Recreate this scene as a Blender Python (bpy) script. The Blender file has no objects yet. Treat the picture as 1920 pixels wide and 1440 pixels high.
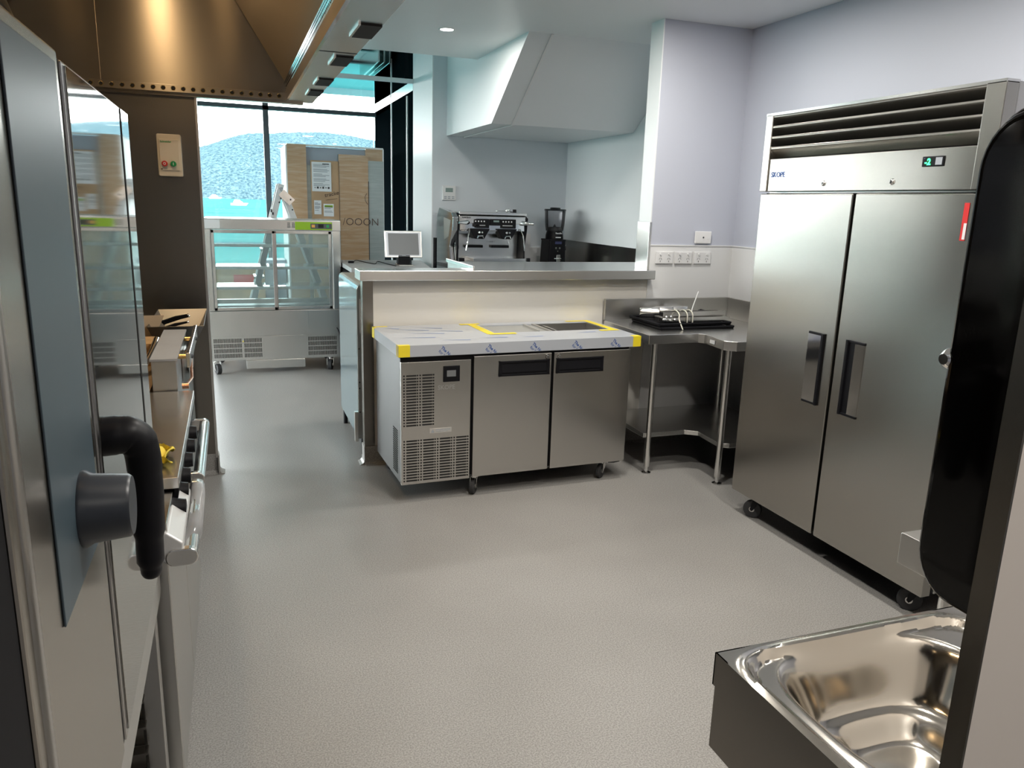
import bpy, bmesh, math, random
from mathutils import Vector, Matrix, noise
random.seed(4)
PI = math.pi
sc = bpy.context.scene
COL = bpy.context.collection

# ------------------------------------------------------------------ materials
def newmat(name):
    m = bpy.data.materials.new(name); m.use_nodes = True
    nt = m.node_tree; b = nt.nodes['Principled BSDF']
    return m, nt, b

def simple(name, col, rough=0.5, metal=0.0, spec=0.5, bump=0.0, bscale=60, trans=0.0, coat=0.0, emit=None, estr=0.0, var=0.0, vscale=3):
    m, nt, b = newmat(name)
    b.inputs['Base Color'].default_value = (*col, 1)
    b.inputs['Roughness'].default_value = rough
    b.inputs['Metallic'].default_value = metal
    b.inputs['Specular IOR Level'].default_value = spec
    b.inputs['Transmission Weight'].default_value = trans
    b.inputs['Coat Weight'].default_value = coat
    b.inputs['Coat Roughness'].default_value = 0.05
    if emit:
        b.inputs['Emission Color'].default_value = (*emit, 1); b.inputs['Emission Strength'].default_value = estr
    tc = nt.nodes.new('ShaderNodeTexCoord')
    if bump:
        n = nt.nodes.new('ShaderNodeTexNoise'); n.inputs['Scale'].default_value = bscale; n.inputs['Detail'].default_value = 3
        bp = nt.nodes.new('ShaderNodeBump'); bp.inputs['Strength'].default_value = bump; bp.inputs['Distance'].default_value = 0.004
        nt.links.new(tc.outputs['Object'], n.inputs['Vector']); nt.links.new(n.outputs['Fac'], bp.inputs['Height']); nt.links.new(bp.outputs['Normal'], b.inputs['Normal'])
    if var:
        n = nt.nodes.new('ShaderNodeTexNoise'); n.inputs['Scale'].default_value = vscale; n.inputs['Detail'].default_value = 5
        r = nt.nodes.new('ShaderNodeValToRGB')
        r.color_ramp.elements[0].position = 0.3; r.color_ramp.elements[1].position = 0.7
        r.color_ramp.elements[0].color = (*[c*(1-var) for c in col], 1); r.color_ramp.elements[1].color = (*[min(1, c*(1+var)) for c in col], 1)
        nt.links.new(tc.outputs['Object'], n.inputs['Vector']); nt.links.new(n.outputs['Fac'], r.inputs['Fac']); nt.links.new(r.outputs['Color'], b.inputs['Base Color'])
    return m

def metal(name, col=(0.56, 0.55, 0.53), rough=0.28, brush=(1, 1, 60), brushamt=0.0, wave=0.0, wscale=(2, 2, 3), smear=0.0):
    """brushed stainless: fine streaks along one axis, slow waviness of the sheet, slight smears"""
    m, nt, b = newmat(name)
    N = nt.nodes; L = nt.links
    b.inputs['Base Color'].default_value = (*col, 1); b.inputs['Metallic'].default_value = 1
    tc = N.new('ShaderNodeTexCoord')
    mp = N.new('ShaderNodeMapping'); mp.inputs['Scale'].default_value = brush
    n = N.new('ShaderNodeTexNoise'); n.inputs['Scale'].default_value = 9; n.inputs['Detail'].default_value = 1
    L.new(tc.outputs['Object'], mp.inputs['Vector']); L.new(mp.outputs['Vector'], n.inputs['Vector'])
    mr = N.new('ShaderNodeMapRange'); mr.inputs['From Min'].default_value = .3; mr.inputs['From Max'].default_value = .7
    mr.inputs['To Min'].default_value = rough-brushamt; mr.inputs['To Max'].default_value = rough+brushamt
    L.new(n.outputs['Fac'], mr.inputs['Value'])
    last = mr.outputs['Result']
    if smear:
        s = N.new('ShaderNodeTexNoise'); s.inputs['Scale'].default_value = 5; s.inputs['Detail'].default_value = 6; s.inputs['Distortion'].default_value = 1.5
        L.new(tc.outputs['Object'], s.inputs['Vector'])
        a = N.new('ShaderNodeMath'); a.operation = 'MULTIPLY_ADD'; a.inputs[1].default_value = smear; L.new(s.outputs['Fac'], a.inputs[0]); L.new(last, a.inputs[2]); last = a.outputs[0]
    L.new(last, b.inputs['Roughness'])
    out = None
    if wave:
        mp2 = N.new('ShaderNodeMapping'); mp2.inputs['Scale'].default_value = wscale
        w = N.new('ShaderNodeTexNoise'); w.inputs['Scale'].default_value = 1; w.inputs['Detail'].default_value = 0
        L.new(tc.outputs['Object'], mp2.inputs['Vector']); L.new(mp2.outputs['Vector'], w.inputs['Vector'])
        b2 = N.new('ShaderNodeBump'); b2.inputs['Strength'].default_value = 1; b2.inputs['Distance'].default_value = wave*.45
        L.new(w.outputs['Fac'], b2.inputs['Height']); out = b2
        L.new(out.outputs['Normal'], b.inputs['Normal'])
    return m

def glass(name, tint=(0.9, 0.97, 0.96), refl=0.06, haze=0.0, hazecol=(.8, .9, .9)):
    m = bpy.data.materials.new(name); m.use_nodes = True
    nt = m.node_tree; N = nt.nodes; L = nt.links; N.clear()
    o = N.new('ShaderNodeOutputMaterial'); t = N.new('ShaderNodeBsdfTransparent'); t.inputs[0].default_value = (*tint, 1)
    g = N.new('ShaderNodeBsdfGlossy'); g.inputs['Roughness'].default_value = .01
    f = N.new('ShaderNodeFresnel'); f.inputs[0].default_value = 1.45
    mx = N.new('ShaderNodeMixShader'); L.new(f.outputs[0], mx.inputs[0]); L.new(t.outputs[0], mx.inputs[1]); L.new(g.outputs[0], mx.inputs[2])
    last = mx
    if haze:
        d = N.new('ShaderNodeBsdfDiffuse'); d.inputs[0].default_value = (*hazecol, 1)
        m2 = N.new('ShaderNodeMixShader'); m2.inputs[0].default_value = haze
        tc = N.new('ShaderNodeTexCoord'); n = N.new('ShaderNodeTexNoise'); n.inputs['Scale'].default_value = 4
        mr = N.new('ShaderNodeMapRange'); mr.inputs['To Min'].default_value = haze*.3; mr.inputs['To Max'].default_value = haze*1.7
        L.new(tc.outputs['Object'], n.inputs['Vector']); L.new(n.outputs['Fac'], mr.inputs['Value']); L.new(mr.outputs[0], m2.inputs[0])
        L.new(mx.outputs[0], m2.inputs[1]); L.new(d.outputs[0], m2.inputs[2]); last = m2
    L.new(last.outputs[0], o.inputs[0])
    return m

M = {}
M['steel'] = metal('steel', rough=.30, brush=(1, 1, 40))
M['steel_h'] = metal('steel_h', (.72, .715, .70), rough=.26, brush=(.6, .6, 45), wave=.003, wscale=(1.5, 1.5, 3))
M['fridge_steel'] = metal('fridge_steel', (.42, .405, .375), rough=.25, brush=(3, 3, 40), brushamt=.0, wave=.010, wscale=(2, 1.2, 2.6))
M['prep_steel'] = metal('prep_steel', (.55, .535, .51), rough=.26, brush=(3, 3, 40), brushamt=.0, wave=.006, wscale=(3.5, 2, 2))
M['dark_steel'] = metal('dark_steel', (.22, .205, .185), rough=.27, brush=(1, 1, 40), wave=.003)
M['hood_steel'] = metal('hood_steel', (.34, .30, .245), rough=.30)
_nt = M['hood_steel'].node_tree; _b = _nt.nodes['Principled BSDF']; _b.inputs['Anisotropic'].default_value = .85; _b.inputs['Anisotropic Rotation'].default_value = .25
_t = _nt.nodes.new('ShaderNodeTangent'); _t.direction_type = 'RADIAL'; _t.axis = 'Z'; _nt.links.new(_t.outputs[0], _b.inputs['Tangent'])
M['bright_steel'] = metal('bright_steel', (.78, .77, .75), rough=.2, brush=(1, 1, 30))
M['sink_steel'] = metal('sink_steel', (.58, .55, .50), rough=.14, brush=(20, 2, 2), brushamt=.0, wave=.004, wscale=(5, 5, 5))
M['satin'] = simple('satin', (.72, .72, .71), .42, .6)
M['side_steel'] = metal('side_steel', (.20, .20, .20), rough=.34)
M['oven_steel'] = metal('oven_steel', (.46, .43, .385), rough=.26)
M['chrome'] = simple('chrome', (.80, .80, .80), .06, 1)
M['polished'] = metal('polished', (.74, .75, .76), rough=.09, brush=(2, 2, 10), brushamt=.0, wave=.002)
M['oven_door'] = metal('oven_door', (.56, .555, .54), rough=.045, brush=(1, 1, 1), brushamt=.0)
M['panel_glass'] = simple('panel_glass', (.055, .085, .105), .40, .0, .8)
M['knob_grey'] = simple('knob_grey', (.03, .035, .045), .35)
M['steel_tile'] = metal('steel_tile', (.42, .40, .37), rough=.2, brush=(1, 1, 30))
M['black'] = simple('black', (.007, .007, .009), .42, 0, .18)
M['black_gloss'] = simple('black_gloss', (.003, .003, .004), .06, 0, .25, coat=.12)
M['black_matte'] = simple('black_matte', (.009, .009, .011), .6, 0, .12)
M['dark_void'] = simple('dark_void', (.01, .01, .01), .8)
M['rubber'] = simple('rubber', (.03, .03, .032), .7)
M['charcoal'] = simple('charcoal', (.006, .0095, .0115), .7, 0, 0)
M['dark_frame'] = simple('dark_frame', (.09, .10, .11), .4)
M['white_paint'] = simple('white_paint', (.80, .82, .83), .5, bump=.05, bscale=120)
M['wall_lav'] = simple('wall_lav', (.505, .53, .61), .55, bump=.06, bscale=150)
M['wall_bar'] = simple('wall_bar', (.70, .74, .78), .5, bump=.06, bscale=150)
M['ceil'] = simple('ceil', (.84, .85, .85), .4, bump=.03, bscale=90)
M['vinyl'] = simple('vinyl', (.78, .755, .70), .18, 0, .5, bump=.05, bscale=9)
M['vinyl_grey'] = simple('vinyl_grey', (.78, .785, .785), .25)
M['nib_white'] = simple('nib_white', (.74, .67, .61), .45)
M['white_plastic'] = simple('white_plastic', (.80, .80, .80), .35)
M['cream_plastic'] = simple('cream_plastic', (.80, .72, .58), .4)
M['red'] = simple('red', (.65, .03, .03), .35)
M['green'] = simple('green', (.02, .33, .10), .35)
M['lime'] = simple('lime', (.30, .52, .02), .4)
M['orange'] = simple('orange', (.85, .42, .10), .4)
M['card'] = simple('card', (.50, .335, .20), .75, var=.12, vscale=4)
M['paper'] = simple('paper', (.80, .83, .86), .7)
M['ink'] = simple('ink', (.05, .055, .06), .7)
M['marker'] = simple('marker', (.09, .06, .05), .7)
M['grey_ink'] = simple('grey_ink', (.35, .38, .42), .7)
M['blue_ink'] = simple('blue_ink', (.06, .12, .34), .5)
M['blue_smear'] = simple('blue_smear', (.22, .29, .50), .4)
M['film'] = simple('film', (.52, .55, .60), .28, .15, coat=.3, bump=.25, bscale=14)
M['film_clear'] = simple('film_clear', (.47, .48, .47), .2, .6, bump=.3, bscale=20)
M['yellow'] = simple('yellow', (.90, .72, .03), .45)
M['yellow_cloth'] = simple('yellow_cloth', (.80, .62, .08), .8)
M['wood'] = simple('wood', (.55, .33, .14), .6, var=.2, vscale=6)
M['tan'] = simple('tan', (.58, .44, .29), .6)
M['brass'] = simple('brass', (.75, .55, .25), .25, 1)
M['copper'] = simple('copper', (.75, .40, .28), .25, 1)
M['sea_lit_teal'] = simple('sea_lit_teal', (.22, .72, .76), .35, 0, .6)  # teal light thrown up by the sea, put into the soffit base colour
M['teal_side'] = simple('teal_side', (.62, .80, .88), .12, .8)
M['laminate'] = simple('laminate', (.42, .42, .42), .4, var=.06, vscale=8)
M['screen'] = simple('screen', (.20, .21, .22), .3, 0, .3)
M['screen_dark'] = simple('screen_dark', (.10, .11, .12), .2)
M['navy'] = simple('navy', (.04, .05, .14), .3)
M['lcd'] = simple('lcd', (.22, .30, .28), .3)
M['lcd_green'] = simple('lcd_green', (0, .2, .05), .4, emit=(.05, 1, .25), estr=2.2)
M['light'] = simple('light', (1, 1, 1), .5, emit=(1, .99, .96), estr=30)
M['warm_light'] = simple('warm_light', (1, .9, .7), .5, emit=(1, .66, .30), estr=5)
M['glass'] = glass('glass')
M['window_glass'] = glass('window_glass', (.96, .985, .985))
M['case_glass'] = glass('case_glass', (.90, .97, .97), haze=.20, hazecol=(.72, .84, .85))
M['wrap'] = None
M['smoke'] = simple('smoke', (.008, .008, .010), .07, 0, .4, coat=.2)
M['hopper'] = glass('hopper', (.74, .74, .76), haze=.12, hazecol=(.4, .4, .42))
M['white_case'] = simple('white_case', (.66, .80, .82), .4)
M['rope'] = simple('rope', (.75, .72, .62), .8)
M['bag'] = glass('bag', (.78, .78, .78), haze=.35, hazecol=(.75, .75, .76))

def wrap_mat(name, base, pale, amt):
    """stretch film over goods: fine pale creases that run mostly sideways"""
    m, nt, b = newmat(name); N = nt.nodes; L = nt.links
    tc = N.new('ShaderNodeTexCoord'); mp = N.new('ShaderNodeMapping'); mp.inputs['Scale'].default_value = (2.2, 2.2, 26)
    n = N.new('ShaderNodeTexNoise'); n.inputs['Scale'].default_value = 1.6; n.inputs['Detail'].default_value = 6; n.inputs['Distortion'].default_value = .8
    r = N.new('ShaderNodeValToRGB'); r.color_ramp.elements[0].position = .42; r.color_ramp.elements[1].position = .78
    r.color_ramp.elements[0].color = (*base, 1); r.color_ramp.elements[1].color = (*pale, 1)
    L.new(tc.outputs['Object'], mp.inputs['Vector']); L.new(mp.outputs['Vector'], n.inputs['Vector']); L.new(n.outputs['Fac'], r.inputs['Fac']); L.new(r.outputs['Color'], b.inputs['Base Color'])
    bp = N.new('ShaderNodeBump'); bp.inputs['Strength'].default_value = amt; bp.inputs['Distance'].default_value = .01
    L.new(n.outputs['Fac'], bp.inputs['Height']); L.new(bp.outputs['Normal'], b.inputs['Normal'])
    b.inputs['Roughness'].default_value = .3
    return m
M['card_wrap'] = wrap_mat('card_wrap', (.46, .30, .17), (.56, .43, .31), .2)
M['grey_wrap'] = wrap_mat('grey_wrap', (.36, .42, .42), (.44, .49, .49), .2)
M['blue_board'] = simple('blue_board', (.38, .44, .52), .5)

def floor_mat():
    m, nt, b = newmat('floor_vinyl'); N = nt.nodes; L = nt.links
    tc = N.new('ShaderNodeTexCoord')
    n1 = N.new('ShaderNodeTexNoise'); n1.inputs['Scale'].default_value = 190; n1.inputs['Detail'].default_value = 3
    n2 = N.new('ShaderNodeTexNoise'); n2.inputs['Scale'].default_value = 1.1; n2.inputs['Detail'].default_value = 6
    n3 = N.new('ShaderNodeTexNoise'); n3.inputs['Scale'].default_value = 45; n3.inputs['Detail'].default_value = 2
    for n in (n1, n2, n3): L.new(tc.outputs['Object'], n.inputs['Vector'])
    r = N.new('ShaderNodeValToRGB'); r.color_ramp.elements[0].position = .36; r.color_ramp.elements[1].position = .62
    r.color_ramp.elements[0].color = (.245, .237, .226, 1); r.color_ramp.elements[1].color = (.40, .39, .372, 1)
    L.new(n1.outputs['Fac'], r.inputs['Fac'])
    r2 = N.new('ShaderNodeValToRGB'); r2.color_ramp.elements[0].position = .35; r2.color_ramp.elements[1].position = .65
    r2.color_ramp.elements[0].color = (.86, .855, .85, 1); r2.color_ramp.elements[1].color = (1.0, 1.0, 1.0, 1)
    L.new(n2.outputs['Fac'], r2.inputs['Fac'])
    mx = N.new('ShaderNodeMix'); mx.data_type = 'RGBA'; mx.blend_type = 'MULTIPLY'; mx.inputs[0].default_value = 1
    L.new(r.outputs['Color'], mx.inputs[6]); L.new(r2.outputs['Color'], mx.inputs[7]); L.new(mx.outputs[2], b.inputs['Base Color'])
    mr = N.new('ShaderNodeMapRange'); mr.inputs['To Min'].default_value = .30; mr.inputs['To Max'].default_value = .5
    L.new(n2.outputs['Fac'], mr.inputs['Value']); L.new(mr.outputs[0], b.inputs['Roughness'])
    bp = N.new('ShaderNodeBump'); bp.inputs['Strength'].default_value = .12; bp.inputs['Distance'].default_value = .002
    L.new(n3.outputs['Fac'], bp.inputs['Height']); L.new(bp.outputs['Normal'], b.inputs['Normal'])
    return m
M['floor'] = floor_mat()

def hazy_hill_mat():
    m, nt, b = newmat('forest'); N = nt.nodes; L = nt.links
    tc = N.new('ShaderNodeTexCoord'); n = N.new('ShaderNodeTexNoise'); n.inputs['Scale'].default_value = .17; n.inputs['Detail'].default_value = 8; n.inputs['Roughness'].default_value = .7
    r = N.new('ShaderNodeValToRGB'); r.color_ramp.elements[0].position = .40; r.color_ramp.elements[1].position = .62
    r.color_ramp.elements[0].color = (.018, .036, .046, 1); r.color_ramp.elements[1].color = (.062, .098, .104, 1)  # blue of distance haze mixed into the forest colours
    L.new(tc.outputs['Object'], n.inputs['Vector']); L.new(n.outputs['Fac'], r.inputs['Fac']); L.new(r.outputs['Color'], b.inputs['Base Color'])
    b.inputs['Roughness'].default_value = .95; b.inputs['Specular IOR Level'].default_value = 0
    bp = N.new('ShaderNodeBump'); bp.inputs['Strength'].default_value = 1; bp.inputs['Distance'].default_value = 2
    L.new(n.outputs['Fac'], bp.inputs['Height']); L.new(bp.outputs['Normal'], b.inputs['Normal'])
    return m
M['hill'] = hazy_hill_mat()
M['sea'] = simple('sea', (.022, .075, .073), .9, 0, 0, bump=.4, bscale=.4, var=.18, vscale=.03)

# ------------------------------------------------------------------ mesh helpers
class MB:
    def __init__(s): s.v = []; s.f = []; s.sm = []
    def add(s, vs, fs, smooth=False):
        o = len(s.v); s.v += [Vector(p) for p in vs]
        for f in fs: s.f.append([o+i for i in f]); s.sm.append(smooth)
        return s
    def box(s, x0, x1, y0, y1, z0, z1):
        x0, x1 = min(x0, x1), max(x0, x1); y0, y1 = min(y0, y1), max(y0, y1); z0, z1 = min(z0, z1), max(z0, z1)
        vs = [(x, y, z) for z in (z0, z1) for y in (y0, y1) for x in (x0, x1)]
        return s.add(vs, [(0, 2, 3, 1), (4, 5, 7, 6), (0, 1, 5, 4), (2, 6, 7, 3), (0, 4, 6, 2), (1, 3, 7, 5)])
    def prism(s, prof, axis, a, b, smooth=False):
        """closed profile extruded along an axis; profile coords are the two other axes in order"""
        n = len(prof)
        def P(p, t):
            if axis == 'x': return (t, p[0], p[1])
            if axis == 'y': return (p[0], t, p[1])
            return (p[0], p[1], t)
        vs = [P(p, a) for p in prof]+[P(p, b) for p in prof]
        s.add(vs, [tuple(range(n))[::-1], tuple(range(n, 2*n))])
        return s.add(vs, [(i, (i+1) % n, n+(i+1) % n, n+i) for i in range(n)], smooth)
    def tube(s, pts, r, n=14, caps=True, flat=None, smooth=True):
        """swept round bar; r may be a list; flat = (sx, sy) squash of the section in world x and y"""
        pts = [Vector(p) for p in pts]; rs = r if isinstance(r, (list, tuple)) else [r]*len(pts)
        rings = []; up = None
        for i, p in enumerate(pts):
            if i == 0: d = pts[1]-p
            elif i == len(pts)-1: d = p-pts[i-1]
            else: d = (pts[i+1]-p).normalized()+(p-pts[i-1]).normalized()
            d.normalize()
            if up is None:
                up = Vector((0, 0, 1)) if abs(d.z) < .9 else Vector((0, 1, 0))
            a = d.cross(up)
            if a.length < 1e-4: up = Vector((1, 0, 0)); a = d.cross(up)
            a.normalize(); b = a.cross(d).normalized(); up = b
            ring = []
            for k in range(n):
                t = 2*PI*k/n; o = (a*math.cos(t)+b*math.sin(t))*rs[i]
                if flat: o = Vector((o.x*flat[0], o.y*flat[1], o.z*(flat[2] if len(flat) > 2 else 1)))
                ring.append(p+o)
            rings.append(ring)
        vs = [v for r_ in rings for v in r_]; m = len(pts)
        fs = [(i*n+k, i*n+(k+1) % n, (i+1)*n+(k+1) % n, (i+1)*n+k) for i in range(m-1) for k in range(n)]
        s.add(vs, fs, smooth)
        if caps: s.add(rings[0], [tuple(range(n))[::-1]]); s.add(rings[-1], [tuple(range(n))])
        return s
    def cyl(s, p0, p1, r, n=20, r1=None):
        return s.tube([p0, p1], [r, r if r1 is None else r1], n)
    def lathe(s, prof, c, axis='z', n=28, smooth=True):
        """profile [(radius, height)] turned about an axis through c"""
        vs = []
        for (r, h) in prof:
            for k in range(n):
                t = 2*PI*k/n; a, b = r*math.cos(t), r*math.sin(t)
                vs.append({'z': (c[0]+a, c[1]+b, c[2]+h), 'x': (c[0]+h, c[1]+a, c[2]+b), 'y': (c[0]+a, c[1]+h, c[2]+b)}[axis])
        m = len(prof)
        return s.add(vs, [(i*n+k, i*n+(k+1) % n, (i+1)*n+(k+1) % n, (i+1)*n+k) for i in range(m-1) for k in range(n)], smooth)
    def ball(s, c, r, n=14):
        return s.lathe([(max(1e-4, r*math.sin(PI*i/n)), -r*math.cos(PI*i/n)) for i in range(n+1)], c, 'z', n+4)
    def quad(s, a, b, c, d): return s.add([a, b, c, d], [(0, 1, 2, 3)])
    def build(s, name, mat, parent=None, bevel=0, seg=2, subsurf=0, kind=None, solid=0):
        me = bpy.data.meshes.new(name)
        vs = s.v
        if parent is not None:
            root = parent
            while root.parent: root = root.parent
            if not root.get('_loc', 0):
                o = root.location; vs = [v-o for v in vs]
        me.from_pydata([tuple(v) for v in vs], [], s.f)
        for p, q in zip(me.polygons, s.sm): p.use_smooth = q
        bm = bmesh.new(); bm.from_mesh(me); bmesh.ops.remove_doubles(bm, verts=bm.verts, dist=1e-5)
        bmesh.ops.recalc_face_normals(bm, faces=bm.faces); bm.to_mesh(me); bm.free()
        if any(s.sm): me.set_sharp_from_angle(angle=.7)
        ob = bpy.data.objects.new(name, me); COL.objects.link(ob)
        if mat is not None: me.materials.append(M[mat] if isinstance(mat, str) else mat)
        if parent is not None: ob.parent = parent
        if solid:
            q = ob.modifiers.new('solid', 'SOLIDIFY'); q.thickness = solid; q.offset = -1
        if bevel:
            q = ob.modifiers.new('bevel', 'BEVEL'); q.width = bevel; q.segments = seg; q.limit_method = 'ANGLE'; q.angle_limit = .6
            q.harden_normals = False
        if subsurf:
            q = ob.modifiers.new('sub', 'SUBSURF'); q.levels = subsurf; q.render_levels = subsurf
        if kind: ob['kind'] = kind
        return ob

def thing(name, label, cat, loc=(0, 0, 0), rz=None, group=None):
    o = bpy.data.objects.new(name, None); COL.objects.link(o); o.location = loc; o.empty_display_size = .1
    o['label'] = label; o['category'] = cat
    if group: o['group'] = group
    if rz is not None: o.rotation_euler = (0, 0, rz); o['_loc'] = 1
    return o

def tag(o, label, cat, group=None, kind=None):
    o['label'] = label; o['category'] = cat
    if group: o['group'] = group
    if kind: o['kind'] = kind
    return o

def struct(name, mb, mat, bevel=0, parent=None):
    o = mb.build(name, mat, parent, bevel)
    if parent is None: o['kind'] = 'structure'
    return o

def copy_tree(o, parent=None):
    c = o.copy(); COL.objects.link(c)
    if parent is not None: c.parent = parent
    for ch in list(o.children): copy_tree(ch, c)
    return c

def B(*a): return MB().box(*a)

def text_mb(body, size, org, xd, yd, nrm=None, extrude=.0006, bold=0):
    cu = bpy.data.curves.new('t', 'FONT'); cu.body = body; cu.size = size; cu.extrude = extrude; cu.offset = bold; cu.resolution_u = 3
    ob = bpy.data.objects.new('t', cu); COL.objects.link(ob)
    dg = bpy.context.evaluated_depsgraph_get(); me = ob.evaluated_get(dg).to_mesh()
    xd = Vector(xd).normalized(); yd = Vector(yd).normalized(); nz = xd.cross(yd)
    mb = MB(); mb.add([Vector(org)+xd*v.co.x+yd*v.co.y+nz*v.co.z for v in me.vertices], [tuple(p.vertices) for p in me.polygons])
    ob.evaluated_get(dg).to_mesh_clear(); bpy.data.objects.remove(ob); bpy.data.curves.remove(cu)
    return mb

def rrect(w, h, r, n=5, cx=0, cy=0):
    pts = []
    for (sx, sy, a0) in ((1, 1, 0), (-1, 1, 90), (-1, -1, 180), (1, -1, 270)):
        for i in range(n+1):
            t = math.radians(a0+90*i/n); pts.append((cx+sx*(w/2-r)+r*math.cos(t), cy+sy*(h/2-r)+r*math.sin(t)))
    return pts

# ------------------------------------------------------------------ room shell
CEIL = 2.84; XR = 3.363; XL = -1.35
struct('floor', B(-4.2, 5, -2.2, 10.98, -.1, 0), 'floor')
c = MB()
c.box(.48, 3.5, -2.2, 6.7, CEIL, CEIL+.08); c.box(XL, .48, -2.2, -.4, CEIL, CEIL+.08); c.box(-4.2, .48, 4.80, 6.7, CEIL, CEIL+.08)
struct('ceiling', c, 'ceil')
struct('trim_2', B(-4.2, 3.5, 6.66, 6.70, CEIL+.08, 3.46), 'ceil')         # bulkhead face behind ceiling edge
c = MB(); c.box(-4.2, 3.5, 6.70, 11.0, 3.43, 3.50)
struct('ceiling_2', c, 'ceil')
struct('trim_3', B(1.60, 1.78, 10.06, 10.14, 3.42, 3.431), 'black')        # slot vent in the high ceiling
struct('wall_right', B(XR, XR+.1, -2.2, 7.8, 0, 3.5), 'wall_lav')
struct('wall_back', B(XL-.1, XR, -2.2, -2.1, 0, CEIL), 'wall_lav')
struct('wall_left', B(XL-.1, XL, -2.1, 4.785, 0, 3.0), 'steel')
# servery wall, full height part on the right with its dado
struct('wall_servery', B(2.69, XR, 4.71, 4.86, 0, CEIL), 'wall_lav')
struct('wall_servery_lining', B(2.69, XR-.002, 4.703, 4.71, .1, 1.403), 'vinyl_grey')
struct('wall_right_lining', B(XR-.007, XR, -2.0, 4.703, .1, 1.403), 'vinyl_grey')
m = MB(); m.box(2.69, XR-.01, 4.698, 4.71, 1.402, 1.409); m.box(XR-.012, XR, -2.0, 4.70, 1.402, 1.409)
struct('trim_4', m, 'white_plastic')
struct('trim_5', B(2.682, 2.69, 4.705, 4.865, 1.24, CEIL), 'white_paint')  # bright end face of the wall
m = MB(); m.box(2.674, 2.694, 4.70, 4.87, 1.24, 1.56)
struct('trim_6', m, 'bright_steel', .002)
struct('wall_servery_low', B(.79, 2.69, 4.71, 4.80, 0, 1.18), 'vinyl')
m = MB(); m.box(.735, .79, 4.712, 4.80, .10, 1.18); m.box(.732, .796, 4.705, 4.712, .10, 1.18)
struct('trim_7', m, 'dark_steel')
# coved vinyl skirtings
def cove(name, segs):
    mb = MB()
    for (ax, a, b, w, sgn) in segs:
        prof = [(0, 0), (.035, .0012), (.018, .008), (.008, .02), (.006, .04), (.006, .12), (0, .122)]
        if ax == 'x': mb.prism([(w+sgn*p[0], p[1]) for p in prof], 'x', a, b)
        else: mb.prism([(w+sgn*p[0], p[1]) for p in prof], 'y', a, b)
    struct(name, mb, 'floor')
cove('baseboard_servery', [('x', .735, XR, 4.703, -1)])
cove('baseboard_right', [('y', -2.0, 4.70, XR-.007, -1)])
cove('baseboard_end', [('y', 4.70, 4.80, .735, -1)])
# bar back wall, side wall and white bulkhead over the bar
struct('wall_bar', B(1.91, XR, 7.7, 7.8, 0, 3.43), 'wall_bar')
struct('wall_bar_end', B(1.90, 1.91, 7.70, 8.56, 0, 3.43), 'white_paint')
struct('wall_bar_right', B(XR-.012, XR, 4.88, 7.7, 0, 3.43), 'white_paint')
z0 = 2.288
prof = [(7.70, z0), (6.28, z0), (5.47, 2.84), (5.47, 2.845), (6.68, 2.845), (6.72, 3.43), (7.70, 3.43)]
o = MB().prism(prof, 'x', 2.045, XR-.013).build('trim_9', 'white_paint')
o['kind'] = 'structure'
m = MB(); d = Vector((0, -.81, .552)).normalized()
m.add([(2.215, 6.28-.003, z0-.003), (2.23, 6.28-.003, z0-.003), (2.23, 5.467, 2.839), (2.215, 5.467, 2.839), (2.215, 7.7, z0-.003), (2.23, 7.7, z0-.003)], [(0, 1, 2, 3), (4, 5, 1, 0)])
o2 = m.build('joint_strip', 'white_plastic', o, solid=.006)
struct('trim_8', B(1.93, 3.35, 7.685, 7.70, .9, 1.215), 'vinyl_grey')

# ------------------------------------------------------------------ window wall
WY = 10.9
m = MB()
m.box(-4.2, 1.91, WY, WY+.08, 0, .12); m.box(-4.2, 1.91, WY-.03, WY+.08, 2.74, 2.79); m.box(-4.2, 1.91, WY, WY+.08, 3.40, 3.43)
for x in (.49, -1.5, -3.4): m.box(x-.035, x+.035, WY-.03, WY+.08, .1, 3.43)
w1 = struct('window_1', m, 'dark_frame')
B(-4.2, 1.88, WY+.03, WY+.036, .12, 3.42).build('pane', 'window_glass', w1)
m = MB()
SX = 1.91
m.box(SX, SX+.10, 8.56, 8.84, 0, 3.43); m.box(SX, SX+.10, 9.05, 9.75, 0, 3.43); m.box(SX, SX+.10, 9.83, 10.9, 2.75, 3.43); m.box(SX, SX+.10, 9.83, 10.98, 0, 3.43)
m.box(SX, SX+.1, 8.84, 9.05, 0, .1)
w2 = struct('window_2', m, 'charcoal')
B(SX+.04, SX+.046, 8.8, 9.9, .1, 3.4).build('pane', 'window_glass', w2)
B(SX-.012, SX, 8.56, 10.9, 2.80, 2.90).build('transom_bar', 'bright_steel', w2)
m = MB(); m.box(SX-.012, SX, 9.755, 9.80, 0, 3.3); m.box(SX-.012, SX, 8.87, 8.90, 0, 2.78)
m.build('light_slit', 'white_paint', w2)  # white strips painted for the light at the frame slits and edges
m = MB(); m.box(-4.3, -4.2, 4.7, 10.98, 0, .12); m.box(-4.3, -4.2, 4.7, 10.98, 2.7, 3.5)  # unseen left glazing added to daylight the bar; deep head shapes that light
for y in (4.75, 6.8, 8.85, 10.94): m.box(-4.3, -4.2, y-.04, y+.04, .1, 3.4)
w3 = struct('added_side_window', m, 'dark_frame')
B(-4.26, -4.254, 4.72, 10.96, .12, 2.72).build('pane', 'window_glass', w3)
struct('wall_far_left', B(-4.2, XL-.1, 4.72, 4.8, 0, CEIL), 'white_paint')
o = B(-2.5, 1.898, 8.54, 8.58, 2.868, 2.911).build('ceiling_rail', 'white_paint')
tag(o, 'slim white rail running across in front of the high window', 'rail')
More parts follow.
